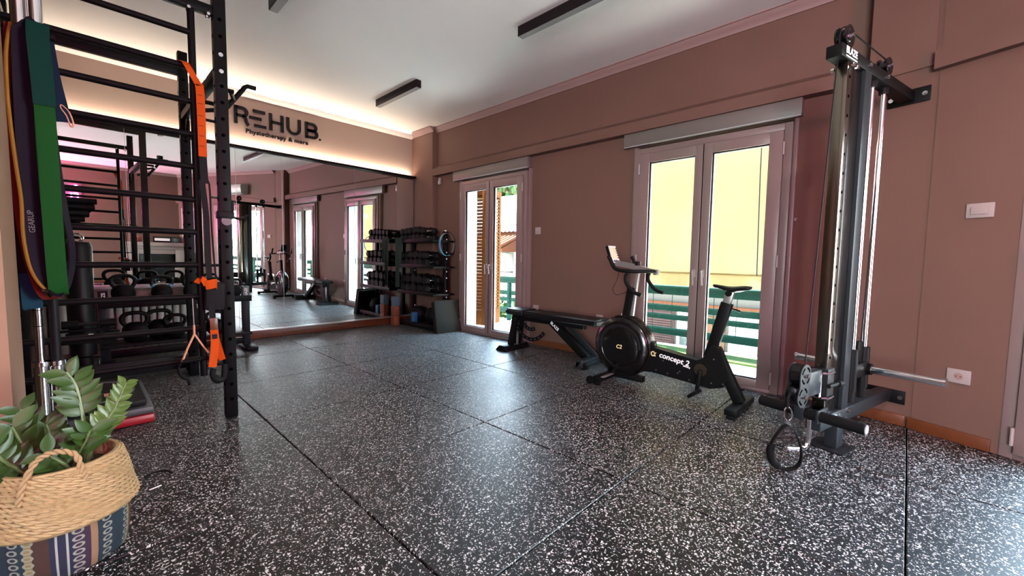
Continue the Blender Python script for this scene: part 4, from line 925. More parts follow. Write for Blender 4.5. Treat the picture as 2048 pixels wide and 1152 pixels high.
# medicine balls, blocks, ring, towel, box
for lab, y, r, x in (('dark medicine ball on the bottom rack shelf, nearer the mirror', 0.56, 0.12, 0.17), ('dark medicine ball on the bottom rack shelf, nearer the door', 0.20, 0.125, 0.18)):
    t = thing('medicine_ball', lab, 'ball', (3.47+x, 4.93+y, 0.077), 0, 'medicine balls on the rack')
    MB().sph((0, 0, r), r, 28).build('ball_shell', 'rubber', t)
    m = MB()
    for q in ((1, 0, 0), (0, 1, 0), (0, 0, 1)):
        M_ = frame((0, 0, r), q); m.tube([M_ @ Vector(((r+0.0005)*math.cos(a), (r+0.0005)*math.sin(a), 0)) for a in [2*PI*i/36 for i in range(36)]], 0.002, 5, closed=True)
    m.build('seam', 'charcoal', t)
tag(MB().box((3.475, 5.385, 0.077), (3.545, 5.465, 0.235), 0.008).build('yoga_block', 'block_blue'), 'bright blue foam yoga block standing on the bottom rack shelf', 'yoga block', 'yoga blocks')
zz = 0.0
for k, (mt, h_, lab) in enumerate((('block_orange', 0.15, 'orange foam yoga block at the bottom of the stack by the mirror'), ('block_orange', 0.15, 'orange foam yoga block in the middle of the stack by the mirror'), ('block_steel', 0.15, 'grey-blue foam yoga block on top of the stack by the mirror'))):
    t = MB().box((-0.045, -0.06, 0), (0.045, 0.06, h_-0.001), 0.008).build('yoga_block', mt); t.location = (3.40+0.003*k, 5.80-0.004*k, zz+0.001); zz += h_
    tag(t, lab, 'yoga block', 'yoga blocks')
pr_ = thing('pilates_ring', 'blue and grey pilates ring hanging on the rack upright', 'exercise ring', (3.715, 4.885, 1.265))
M_ = Matrix.Rotation(math.radians(14), 4, 'Z') @ Matrix.Rotation(PI/2, 4, 'X')
def ringpart(a0, a1, mt, r=0.165, w_=0.028): 
    MB().ribbon([M_ @ Vector((r*math.cos(a), r*math.sin(a), 0)) for a in [math.radians(a0+(a1-a0)*i/24) for i in range(25)]], (M_ @ Vector((0, 0, 1))), w_, 0.006).build('ring_band', mt, pr_)
ringpart(-52, 130, 'ring_grey'); ringpart(130, 300, 'ring_blue')
MB().box((-0.012, -0.02, -0.03), (0.012, 0.02, 0.03), 0.008, m=M_ @ Matrix.Translation((0.165*math.cos(math.radians(-56)), 0.165*math.sin(math.radians(-56)), 0)) @ Matrix.Rotation(math.radians(-56), 4, 'Z')).build('pad_grip', 'rubber', pr_)
tw = thing('towel', 'dark green exercise towel draped over the rack by the mirror', 'towel', (3.455, 5.79, 0))
rs = []
def drape(y0, z0, z1, ph):
    mb = MB(); nx, nz = 10, 10
    g = [[mb.bm.verts.new((-0.012-0.012*math.sin(i*1.5+ph)*(0.4+j/nz), y0+(i/nx-0.5)*(0.13-0.03*j/nz), z0+(z1-z0)*j/nz)) for j in range(nz+1)] for i in range(nx+1)]
    for i in range(nx):
        for j in range(nz): mb.bm.faces.new((g[i][j], g[i+1][j], g[i+1][j+1], g[i][j+1]))
    bmesh.ops.solidify(mb.bm, geom=mb.bm.faces[:], thickness=0.004)
    return mb
drape(0.0, 1.36, 0.60, 0).build('towel_fall', 'towel_green', tw, ang_=70); drape(-0.075, 1.36, 0.98, 1.2).build('towel_fold', 'towel_green', tw, ang_=70)
MB().box((-0.02, -0.12, 1.352), (0.14, 0.065, 1.368), 0.006).build('towel_top', 'towel_green', tw)
px = thing('plyo_board', 'olive-grey padded board leaning on the end of the dumbbell rack', 'exercise board', (3.63, 4.70, 0), math.radians(-4))
MP = Matrix.Rotation(math.radians(-11), 4, 'X')
MB().box((-0.205, 0, 0.002), (0.205, 0.05, 0.47), 0.008, m=MP).build('board_panel', 'plyo', px)
MB().box((-0.205, 0.052, 0.010), (0.205, 0.09, 0.455), 0.006, m=MP).build('board_back', 'rubber', px)

# ================================================================== POWER RACK WITH WALL BARS
pk = thing('power_rack', 'black steel power rack with wall-bar ladder at the left', 'power rack', (0, 0, 0))
PX, PY0, PY1, PT = 0.655, 3.2, 4.5, 2.75
posts = {}
for nm, x, y in (('front', PX, PY0), ('rear', PX, PY1), ('lf', -0.31, PY0), ('lr', -0.31, PY1)):
    p = MB().box((x-0.033, y-0.033, 0.0008), (x+0.033, y+0.033, PT), 0.004).build('post', 'black_metal', pk)
    m = MB()
    for k in range(25):
        z = 0.12+k*0.1
        if z > PT-0.05: break
        m.cyl((x, y-0.0342, z), (x, y-0.0325, z), 0.011, seg=12)
        m.cyl((x-0.0342, y, z), (x-0.0325, y, z), 0.011, seg=12)
    m.build('pin_holes', 'gasket', p)
for z in (2.31, 2.21): MB().cyl((PX, PY0-0.0355, z), (PX, PY0-0.033, z), 0.0125, seg=14).build('pin_cap', 'chrome', pk)
def beam(p0, p1, a, b_, nm='cross_beam', mt='black_metal'):
    p0, p1 = Vector(p0), Vector(p1); M_ = frame(p0, p1-p0, (0, 0, 1)); return MB().box((-b_/2, -a/2, 0), (b_/2, a/2, (p1-p0).length), 0.004, m=M_).build(nm, mt, pk)
beam((-0.277, PY0, 2.565), (PX-0.033, PY0, 2.565), 0.05, 0.055)
beam((-0.277, PY1, 2.60), (PX-0.033, PY1, 2.60), 0.06, 0.085)
beam((PX, PY0+0.033, 2.22), (PX, PY1-0.033, 2.22), 0.055, 0.055)
beam((-0.31, PY0+0.033, 2.60), (-0.31, PY1-0.033, 2.60), 0.055, 0.055)
beam((-0.277, PY1+0.2, 0.10), (PX-0.0, PY1+0.2, 0.10), 0.06, 0.12, 'base_beam', 'charcoal')
beam((PX, PY1+0.033, 0.06), (PX, PY1+0.19, 0.06), 0.06, 0.08, 'base_foot')
for sgn, y in ((1, PY0+0.033), (-1, PY1-0.033)):
    MB().prism([(0, 0), (0.11*sgn, 0), (0, 0.13)] if False else [(0, -0.16), (0.14*sgn, -0.02), (0.14*sgn, 0.03), (0, 0.12)], 0.012, Matrix(((0, 0, 1, PX-0.006), (1, 0, 0, y), (0, 1, 0, 2.20), (0, 0, 0, 1)))).build('gusset', 'black_metal', pk)
for x in (0.505, 0.60): 
    MB().cyl((x, PY0-0.03, 2.535), (x, PY0+0.03, 2.535), 0.009, seg=8).cyl((x, PY0, 2.52), (x, PY0, 2.54), 0.011, seg=8).build('bolt', 'chrome', pk)
# multi-grip pull-up handles
MB().tube([(PX, 3.62, 2.25), (0.82, 3.62, 2.25)], 0.016, 10).build('pull_up_bar', 'black_metal', pk)
MB().tube([(PX, 4.02, 2.25), (0.82, 4.02, 2.25)], 0.016, 10).build('pull_up_bar', 'black_metal', pk)
MB().tube([(0.78, 3.80, 2.12), (0.80, 3.80, 2.16), (0.935, 3.80, 2.365), (0.955, 3.80, 2.378), (1.01, 3.80, 2.378)], 0.017, 12).tube([(0.80, 3.62, 2.25), (0.86, 3.8, 2.25), (0.80, 4.02, 2.25)], 0.014, 10).tube([(0.66, 3.80, 2.12), (0.80, 3.80, 2.16)], 0.015, 10).build('angled_grip', 'black_metal', pk)
# hook
hk = MB().box((PX-0.042, PY0-0.042, 1.30), (PX+0.046, PY0+0.042, 1.345), 0.004).box((PX+0.034, PY0-0.03, 1.345), (PX+0.046, PY0+0.03, 1.42), 0.003).build('bar_hook', 'black_metal', pk)
MB().tube([(PX+0.04, PY0, 1.312), (PX+0.08, PY0, 1.305), (PX+0.105, PY0, 1.312), (PX+0.13, PY0, 1.335)], 0.008, 8).build('hook_arm', 'black_metal', hk)
MB().cyl((PX-0.075, PY0, 1.43), (PX-0.03, PY0, 1.43), 0.008, seg=8).build('hook_pin', 'steel', hk)
MB().cyl((PX+0.003, PY0-0.0345, 1.285), (PX+0.003, PY0-0.0335, 1.285), 0.029, seg=24).build('round_sticker', 'mauve_door', pk)
# ladder of wall bars
for x in (0.515, -0.285): MB().cyl((x, PY0-0.005, 0.30), (x, PY0-0.005, 2.54), 0.019, seg=14).build('ladder_stile', 'black_metal', pk)
for z in (2.397, 2.193, 1.991, 1.796, 1.602, 1.404, 1.204, 1.003, 0.805, 0.606, 0.41): MB().cyl((-0.285, PY0-0.005, z), (0.515, PY0-0.005, z), 0.0175, seg=14).build('ladder_bar', 'black_metal', pk)
for z in (0.36, 1.0, 1.9): MB().cyl((0.515, PY0-0.005, z), (PX-0.03, PY0-0.005, z), 0.009, seg=8).build('standoff', 'black_metal', pk)

# ================================================================== SUSPENSION STRAPS
tr = thing('suspension_trainer', 'orange and black suspension trainer straps hanging from the wall bars', 'suspension straps', (0.515, 3.15, 0))
OX = Vector((1, 0, 0))
MB().ribbon([(-0.055, 0.045, 2.215), (-0.04, 0.01, 2.20), (-0.02, -0.015, 2.15), (0.012, -0.02, 2.085)], OX, 0.034, 0.003, smooth=4).build('anchor_loop', 'orange_strap', tr)
MB().ribbon([(0.012, -0.02, 2.085), (0.022, -0.02, 2.04), (0.024, -0.02, 1.66)], OX, lambda t: 0.018+0.024*min(1, t*3), 0.003, smooth=3).build('anchor_strap', 'orange_strap', tr)
m = MB()
for z in (2.02, 1.97, 1.90, 1.84, 1.78, 1.72): m.box((0.008, -0.0222, z), (0.032, -0.0216, z+0.003))
m.build('stitching', 'charcoal', tr)
MB().ribbon([(0.024, -0.02, 1.66), (0.028, -0.022, 1.50)], OX, 0.038, 0.004).build('black_anchor', 'black_strap', tr)
MB().ribbon([(0.014, -0.02, 1.52), (0.03, -0.02, 1.30), (0.032, -0.02, 1.05), (0.035, -0.02, 0.92)], OX, 0.030, 0.004, smooth=3).build('main_strap', 'black_strap', tr)
MB().tube([(0.03, -0.015, 1.52), (0.052, -0.015, 1.50), (0.055, -0.015, 1.30), (0.06, -0.015, 1.1), (0.07, -0.015, 0.90)], 0.005, 8, smooth=3).build('side_cord', 'black_strap', tr)
MB().box((-0.035, -0.05, 0.72), (0.07, 0.0, 0.90), 0.02, m=TR((0, 0, 0), (0, 0.05, 0))).build('strap_bundle', 'black_strap', tr)
MB().ribbon([(-0.035, -0.045, 0.895), (-0.01, -0.06, 0.925), (0.012, -0.06, 0.88)], OX, 0.03, 0.004, smooth=3).ribbon([(0.005, -0.062, 0.88), (0.03, -0.07, 0.885), (0.06, -0.06, 0.89), (0.07, -0.03, 0.87)], Vector((0, 0, 1)), 0.055, 0.004, smooth=3).build('buckle_tab', 'orange_strap', tr)
MB().ribbon([(0.035, -0.05, 0.76), (0.04, -0.055, 0.60)], OX, 0.032, 0.004).build('lower_strap', 'black_strap', tr)
MB().box((0.022, -0.062, 0.60), (0.062, -0.052, 0.675), 0.003).build('care_label', 'wood_skirting', tr)
MB().ribbon([(0.042, -0.058, 0.605), (0.044, -0.062, 0.54), (0.036, -0.075, 0.46), (0.022, -0.085, 0.375)], OX, 0.042, 0.003, smooth=3).ribbon([(0.048, -0.052, 0.56), (0.066, -0.04, 0.48), (0.085, -0.03, 0.40)], OX, 0.036, 0.003, smooth=3).build('foot_loop', 'orange_strap', tr)
MB().box((0.030, -0.0665, 0.545), (0.056, -0.0655, 0.575)).build('stitch_patch', 'charcoal', tr)
MB().tube([(0.03, -0.085, 0.365), (0.02, -0.09, 0.33), (0.04, -0.09, 0.285), (0.085, -0.05, 0.29), (0.095, -0.035, 0.37)], 0.016, 12, smooth=4).build('foam_handle', 'rubber', tr)
MB().tube([(-0.052, -0.01, 0.80), (-0.05, -0.01, 0.63)], 0.003, 6).build('thin_cord', 'white_plastic', tr)
MB().tube([(-0.05, -0.01, 0.635), (-0.05, -0.012, 0.58), (-0.085, -0.015, 0.50), (-0.115, -0.02, 0.42)], 0.006, 8).tube([(-0.05, -0.012, 0.58), (-0.02, -0.015, 0.52), (0.015, -0.02, 0.455)], 0.005, 8).build('handle_cords', 'tan_cord', tr)
MB().tube([(-0.118, -0.02, 0.42), (-0.135, -0.02, 0.38), (-0.12, -0.02, 0.33), (-0.09, -0.02, 0.30), (-0.085, -0.02, 0.27)], 0.008, 8, smooth=3).tube([(-0.115, -0.02, 0.42), (0.015, -0.02, 0.425)], 0.014, 10).build('grip_handle', 'rubber', tr)

# ================================================================== BARBELLS, BANDS
hd = thing('barbell_holder', 'black vertical barbell holder on the left wall', 'barbell holder', (-0.2, 2.93, 0))
MB().box((-0.155, 0.02, 0.02), (-0.02, 0.05, 2.6), 0.004).build('back_plate', 'black_metal', hd)
MB().box((-0.15, -0.10, 0.0008), (0.15, 0.07, 0.04), 0.006).build('floor_cup', 'black_metal', hd)
MB().cyl((-0.1, -0.12, 2.02), (0.16, -0.12, 2.02), 0.014, seg=12).box((-0.12, -0.13, 1.99), (-0.095, 0.03, 2.05), 0.003).build('band_peg', 'black_metal', hd)
def barbell(lab, x, y, shaft_m):
    t = thing('barbell', lab, 'barbell', (x, y, 0.0425), 0, 'barbells standing on end')
    MB().cyl((0, 0, 0), (0, 0, 0.49), 0.0245, seg=20, bev=0.003).build('sleeve', 'chrome', t)
    MB().cyl((0, 0, 0.495), (0, 0, 0.515), 0.036, seg=22).build('collar', 'chrome', t)
    MB().cyl((0, 0, 0.515), (0, 0, 1.68), 0.0165, seg=16).build('shaft', shaft_m, t)
    MB().cyl((0, 0, 1.68), (0, 0, 1.70), 0.036, seg=22).build('collar', 'chrome', t)
    MB().cyl((0, 0, 1.70), (0, 0, 2.19), 0.0245, seg=20, bev=0.003).build('sleeve', 'chrome', t)
    m = MB()
    for z in (0.68, 0.755): m.cyl((0, 0, z), (0, 0, z+0.004), 0.0172, seg=16)
    for z in (0.12, 0.14): m.cyl((0, 0, z), (0, 0, z+0.004), 0.0252, seg=16)
    m.build('ring_mark', 'charcoal', t)
barbell('chrome-shafted barbell standing on end, left of the pair', -0.148, 2.90, 'chrome')
barbell('dark-shafted barbell standing on end, right of the pair', -0.098, 2.895, 'charcoal')
YX = Vector((1, 0, 0))
def band(name, lab, pts, wd, w_, t, mt, cat='resistance band', closed=False):
    o_ = MB().ribbon(pts, wd, w_, t, smooth=5, closed=closed).build(name, mt, None, ang_=50)
    return tag(o_, lab, cat, 'resistance bands on the peg')
tg = thing('resistance_band', 'bright green wide loop resistance band with darker wrapped top', 'resistance band', (0, 0, 0), 0, 'resistance bands on the peg')
MB().ribbon([(-0.085, 2.80, 2.045), (-0.087, 2.775, 2.03), (-0.088, 2.755, 1.95), (-0.082, 2.745, 1.724), (-0.079, 2.74, 1.449), (-0.078, 2.74, 1.188), (-0.076, 2.745, 0.989), (-0.074, 2.76, 0.895), (-0.074, 2.79, 0.88), (-0.076, 2.82, 0.93), (-0.085, 2.83, 1.4), (-0.088, 2.83, 1.95), (-0.086, 2.82, 2.04)], YX, 0.062, 0.004, smooth=5, closed=True).build('band_loop', 'band_green', tg, ang_=50)
MB().ribbon([(-0.086, 2.755, 2.05), (-0.088, 2.742, 1.98), (-0.083, 2.735, 1.83), (-0.080, 2.735, 1.70)], YX, 0.068, 0.003, smooth=4).build('band_wrap', 'band_dark_green', tg)
tp = thing('resistance_band', 'dark purple loop resistance band with printed name, hanging open', 'resistance band', (0, 0, 0), 0, 'resistance bands on the peg')
MB().ribbon([(-0.120, 2.79, 2.04), (-0.137, 2.775, 1.98), (-0.142, 2.77, 1.717), (-0.143, 2.77, 1.443), (-0.138, 2.77, 1.186), (-0.123, 2.77, 0.989), (-0.096, 2.775, 0.905), (-0.07, 2.785, 0.880), (-0.046, 2.80, 0.919), (-0.028, 2.81, 1.022), (-0.028, 2.815, 1.126), (-0.042, 2.82, 1.261), (-0.058, 2.825, 1.5), (-0.075, 2.83, 1.9), (-0.10, 2.82, 2.045)],
   lambda t: Vector((1, 0.35, 0)) if 0.05 < t < 0.4 else Vector((0.35, 1, 0.1)), 0.058, 0.005, smooth=5, closed=True).build('band_loop', 'band_purple', tp, ang_=50)
text('band_print', 'GEARUP', 0.026, Matrix.Translation((-0.141, 2.763, 1.20)) @ Matrix.Rotation(math.radians(-92), 4, 'Y') @ Matrix(((1, 0, 0, 0), (0, 0, -1, 0), (0, 1, 0, 0), (0, 0, 0, 1))), 'ring_grey', tp, 0.0003)
tag(MB().tube([(-0.165, 2.79, 2.03), (-0.180, 2.76, 1.90), (-0.184, 2.755, 1.741), (-0.182, 2.755, 1.62), (-0.174, 2.755, 1.435), (-0.166, 2.755, 1.289), (-0.167, 2.755, 1.14), (-0.156, 2.76, 1.011), (-0.129, 2.765, 0.925), (-0.09, 2.775, 0.885), (-0.06, 2.78, 0.90)], 0.0065, 8, smooth=4).build('resistance_tube', 'band_yellow'), 'thin yellow resistance tube at the left of the hanging bands', 'resistance tube', 'resistance bands on the peg')
band('resistance_band', 'red resistance band behind the yellow tube', [(-0.175, 2.80, 2.03), (-0.186, 2.785, 1.75), (-0.187, 2.785, 1.502), (-0.183, 2.785, 1.333), (-0.176, 2.785, 1.184), (-0.162, 2.79, 1.032), (-0.135, 2.80, 0.89), (-0.104, 2.81, 0.86), (-0.069, 2.815, 0.872)], Vector((1, 0.6, 0)), 0.022, 0.004, 'band_red')
band('resistance_band', 'blue loop band hanging lowest behind the purple band', [(-0.165, 2.855, 2.03), (-0.165, 2.845, 1.4), (-0.160, 2.845, 0.86), (-0.157, 2.86, 0.84), (-0.160, 2.868, 0.86), (-0.165, 2.868, 1.4)], YX, 0.060, 0.004, 'band_blue')
band('resistance_band', 'black loop band at the back of the hanging bands', [(-0.13, 2.845, 2.04), (-0.155, 2.835, 1.4), (-0.165, 2.835, 1.05), (-0.165, 2.84, 0.98), (-0.16, 2.862, 1.1), (-0.15, 2.862, 1.6)], Vector((1, 0.3, 0)), 0.075, 0.005, 'black_strap')
tn_ = thing('resistance_band', 'navy band sticking out behind the green band with a tan loop', 'resistance band', (0, 0, 0), 0, 'resistance bands on the peg')
MB().ribbon([(-0.075, 2.825, 2.03), (-0.06, 2.82, 1.86), (-0.043, 2.815, 1.74), (-0.03, 2.815, 1.66)], Vector((1, 0, 0.3)), 0.06, 0.004, smooth=4).build('band_tail', 'band_navy', tn_)
MB().tube([(-0.032, 2.815, 1.735), (-0.010, 2.815, 1.71), (0.002, 2.815, 1.66), (-0.006, 2.815, 1.645), (-0.018, 2.815, 1.69), (-0.034, 2.815, 1.72)], 0.0035, 6, closed=True, smooth=4).build('tan_loop', 'tan_cord', tn_)

# ================================================================== KETTLEBELL RACK
kr = thing('kettlebell_rack', 'low black two-tier kettlebell rack in front of the mirror', 'rack', (0, 5.45, 0))
for x in (0.13, 1.285):
    MB().box((x-0.035, -0.03, 0.04), (x+0.035, 0.03, 0.715), 0.004).build('upright', 'grey_metal', kr)
    MB().box((x-0.045, -0.22, 0.0008), (x+0.065, 0.13, 0.042), 0.006).build('rack_foot', 'black_metal', kr)
    l_ = MB().box((x-0.028, -0.0325, 0.575), (x+0.034, -0.030, 0.71)).build('name_plate', 'black_gloss', kr)
    text('brand_print', 'BLAZE', 0.036, Matrix.Translation((x+0.003, -0.033, 0.642)) @ Matrix.Rotation(-PI/2, 4, 'Y') @ Matrix(((1, 0, 0, 0), (0, 0, -1, 0), (0, 1, 0, 0), (0, 0, 0, 1))), 'white_print', l_, 0.0004, 0.0006)
MB().box((0.10, -0.20, 0.575), (1.30, 0.13, 0.605), 0.004).build('upper_shelf', 'charcoal', kr)
MB().box((0.10, -0.205, 0.56), (1.30, -0.20, 0.625), 0.002).build('shelf_lip', 'black_metal', kr)
MB().box((0.10, -0.20, 0.185), (1.30, 0.13, 0.215), 0.004).build('lower_shelf', 'charcoal', kr)
MB().box((0.165, -0.02, 0.06), (1.25, 0.02, 0.13), 0.004).build('stretcher', 'black_metal', kr)
def kettlebell(lab, x, y, z, r, rz, ringm=None):
    t = thing('kettlebell', lab, 'kettlebell', (x, y, z), rz, 'kettlebells on the low rack')
    MB().lathe([(0.0001, 0), (r*0.55, 0), (r*0.72, r*0.12), (r*0.95, r*0.55), (r, r*0.95), (r*0.93, r*1.35), (r*0.72, r*1.68), (r*0.40, r*1.86), (0.0001, r*1.90)], 28).build('bell', 'rubber', t, ang_=60)
    MB().tube([(-r*0.62, 0, r*1.5), (-r*0.92, 0, r*2.0), (-r*0.90, 0, r*2.45), (-r*0.55, 0, r*2.72), (0, 0, r*2.78), (r*0.55, 0, r*2.72), (r*0.90, 0, r*2.45), (r*0.92, 0, r*2.0), (r*0.62, 0, r*1.5)], r*0.19, 12, smooth=4).build('handle', 'black_metal', t, ang_=60)
    if ringm:
        for s_ in (-1, 1): MB().cyl((s_*r*0.74, 0, r*1.62), (s_*r*0.86, 0, r*1.86), r*0.22, seg=14).build('colour_band', ringm, t)
KB = [('large plain kettlebell at the left end of the upper tier', .27, .09, None, .1), ('kettlebell with blue rings on the upper tier', .55, .085, 'ring_blue', .05), ('plain kettlebell behind the rear post on the upper tier', .80, .085, None, -.1), ('kettlebell with orange rings on the upper tier', 0.98, .075, 'orange_strap', .2), ('small kettlebell at the right end of the upper tier', 1.16, .07, None, 0.1)]
for lab, x, r, cm_, rz in KB: kettlebell(lab, x, 5.36, 0.606, r, rz, cm_)
for lab, x, r, y, rz in (('wide-handled kettlebell at the left of the lower tier', .34, .10, 5.37, 0.05), ('kettlebell in the middle of the lower tier, set back', .53, .10, 5.46, 0.1), ('kettlebell in the middle of the lower tier, set forward', .64, .085, 5.34, -.1), ('kettlebell at the right of the lower tier', .98, .085, 5.36, .1)): kettlebell(lab, x, y, 0.216, r, rz)

# black storage stand, rolls and dumbbells behind the wall bars
ps = thing('padded_column', 'black padded column with a chrome ring on top, behind the bands', 'boxing pad', (-0.01, 5.35, 0))
MB().lathe([(0.0001, 0.0008), (0.10, 0.0008), (0.10, 0.03), (0.055, 0.04), (0.055, 0.12), (0.085, 0.14), (0.088, 1.12), (0.075, 1.16), (0.0001, 1.17)], 24).build('pad_body', 'vinyl', ps)
MB().tube([(0.0+0.035*math.cos(a), 0, 1.20+0.035*math.sin(a)) for a in [2*PI*i/18 for i in range(18)]], 0.007, 8, closed=True).build('top_ring', 'chrome', ps)
for k, (z, l_) in enumerate(((1.515, 0.48), (1.463, 0.465), (1.411, 0.43), (1.359, 0.395))):
    t = thing('foam_roll', f'{["topmost", "second", "third", "lowest"][k]} of four black rolls stacked on wall pegs behind the green band', 'foam roller', (-0.36, 5.2, z), 0, 'black rolls on wall pegs')
    MB().cyl((0.03, 0, 0), (l_, 0, 0), 0.026, seg=18, bev=0.004).build('roll', 'rubber', t)
    MB().cyl((0, 0, 0), (0.05, 0, 0), 0.008, seg=8).build('peg', 'steel', t)
for k, (x, z, lab) in enumerate(((0.03, 0.475, 'small dumbbell on the upper peg behind the barbells'), (0.05, 0.375, 'small dumbbell with a white tag on the lower peg behind the barbells'))):
    t = thing('short_dumbbell', lab, 'dumbbell', (x, 4.9, z), 0, 'small dumbbells on the peg stand')
    MB().cyl((-0.16, 0, 0), (0.16, 0, 0), 0.014, seg=12).build('handle', 'charcoal', t)
    for s_ in (-1, 1): MB().cyl((s_*0.16, 0, 0), (s_*0.06, 0, 0), 0.034, seg=18, bev=0.004).build('weight_head', 'rubber', t)
    if k: MB().box((-0.03, -0.018, -0.018), (0.0, -0.014, 0.018)).build('tag', 'white_print', t)
pg = thing('peg_stand', 'low black peg stand behind the barbells', 'stand', (-0.17, 4.9, 0))
MB().box((-0.03, -0.04, 0.0008), (0.03, 0.04, 0.60), 0.004).box((-0.1, -0.15, 0.0008), (0.12, 0.15, 0.03), 0.004).build('stand_post', 'black_metal', pg)
for z in (0.425, 0.325): MB().cyl((0.0, 0.0, z), (0.36, 0.0, z), 0.012, seg=10).build('peg', 'black_metal', pg)

# ================================================================== STEP PLATFORM
st = thing('aerobic_step', 'black aerobic step with grey and red base on the floor', 'step platform', (0.0, 3.40, 0))
MB().box((-0.17, 0.0, 0.001), (0.29, 0.78, 0.058), 0.018).build('red_base', 'step_red', st)
MB().box((-0.168, 0.004, 0.059), (0.286, 0.776, 0.105), 0.014).build('grey_tier', 'step_grey', st)
MB().box((-0.15, 0.03, 0.106), (0.255, 0.75, 0.152), 0.014).build('top_deck', 'charcoal', st)
m = MB().ribbon([(0.05+0.155*math.cos(a), 0.39+0.27*math.sin(a), 0.1535) for a in [2*PI*i/40 for i in range(40)]], lambda t: Vector((math.cos(2*PI*t), 1.0*math.sin(2*PI*t), 0)), 0.035, 0.002, closed=True); m.build('oval_ring', 'step_grey_ring', st)
text('deck_mark', 'n', 0.14, Matrix.Translation((0.10, 0.30, 0.1525)), 'tan_cord', st, 0.0004, 0.004)

# ================================================================== BASKET AND PLANT
bs = thing('seagrass_basket', 'woven seagrass basket with striped fabric base and rope handles', 'basket', (-0.075, 2.085, 0))
MB().lathe([(0.0001, 0.001), (0.145, 0.001), (0.158, 0.012), (0.166, 0.06), (0.170, 0.13), (0.165, 0.19)], 48).build('fabric_base', 'fabric', bs, ang_=60)
prof = [(0.166, 0.165), (0.186, 0.168), (0.194, 0.182), (0.188, 0.200), (0.180, 0.23), (0.173, 0.27), (0.165, 0.31), (0.155, 0.345), (0.148, 0.362), (0.138, 0.362), (0.136, 0.345), (0.142, 0.30), (0.15, 0.24)]
MB().lathe(prof, 56).build('woven_rim', 'seagrass', bs, ang_=60)
m = MB()      # individual braid rows on the rim
def rim_r(z): 
    for (r0, z0), (r1, z1) in zip(prof[2:], prof[3:]):
        if z0 <= z <= z1: return r0+(r1-r0)*(z-z0)/(z1-z0)
    return 0.15
for k in range(12):
    z = 0.186+k*0.0148; r = rim_r(z)
    for ph in (0, PI):
        m.tube([((r+0.0005+0.0028*math.sin(i*PI/3+ph))*math.cos(2*PI*(i+0.5*k)/132), (r+0.0005+0.0028*math.sin(i*PI/3+ph))*math.sin(2*PI*(i+0.5*k)/132), z+0.0042*math.cos(i*PI/3+ph)) for i in range(132)], 0.0052, 5, closed=True)
m.build('braid_rows', 'seagrass', bs, ang_=70)
def rope(pts, n=46, r=0.0065):
    P = spline([Vector(p) for p in pts], 10); L_ = len(P); mb = MB()
    for ph in (0, PI):
        q = []
        for i, p in enumerate(P):
            a = P[max(i-1, 0)]; c = P[min(i+1, L_-1)]; t = (c-a).normalized(); x = t.orthogonal().normalized() if False else (Vector((0.3, 0.9, 0.1))-t*Vector((0.3, 0.9, 0.1)).dot(t)).normalized(); y = t.cross(x)
            q.append(p+x*(r*0.7*math.cos(i*0.75+ph))+y*(r*0.7*math.sin(i*0.75+ph)))
        mb.tube(q, r*0.85, 7)
    return mb
rope([(-0.088, -0.150, 0.285), (-0.078, -0.142, 0.34), (-0.050, -0.132, 0.405), (-0.010, -0.132, 0.425), (0.035, -0.135, 0.405), (0.050, -0.145, 0.35), (0.058, -0.152, 0.32)]).build('rope_handle', 'rope', bs, ang_=70)
rope([(0.112, 0.075, 0.30), (0.118, 0.085, 0.37), (0.105, 0.105, 0.425), (0.06, 0.135, 0.435), (0.03, 0.148, 0.38), (0.02, 0.15, 0.31)]).build('rope_handle', 'rope', bs, ang_=70)
MB().lathe([(0.0001, 0.31), (0.09, 0.312), (0.138, 0.305)], 24).build('soil', 'soil', bs)
zp = thing('zz_plant', 'green zz plant with glossy paired leaflets growing in the basket', 'plant', (-0.075, 2.085, 0.305))
def leaf_mesh(fold, curl):
    mb = MB(); n = 7; ws = [0.02, 0.55, 0.9, 1.0, 0.85, 0.5, 0.03]; L_ = []; Mi = []; R_ = []
    for i in range(n):
        t = i/(n-1); x = t; z = curl*t*t; w_ = 0.24*ws[i]
        L_.append(mb.bm.verts.new((x, w_, z+fold*w_))); Mi.append(mb.bm.verts.new((x, 0, z))); R_.append(mb.bm.verts.new((x, -w_, z+fold*w_)))
    for i in range(n-1):
        mb.bm.faces.new((L_[i], Mi[i], Mi[i+1], L_[i+1])); mb.bm.faces.new((Mi[i], R_[i], R_[i+1], Mi[i+1]))
    bmesh.ops.solidify(mb.bm, geom=mb.bm.faces[:], thickness=0.012)
    return mb.mesh('leaf', 60)
LM = [leaf_mesh(0.35, -0.10), leaf_mesh(0.25, -0.22), leaf_mesh(0.45, 0.03)]
LM2 = [x.copy() for x in LM]
for x in LM: x.materials.append(MATS['leaf'])
for x in LM2: x.materials.append(MATS['leaf_young'])
rnd = random.Random(12)
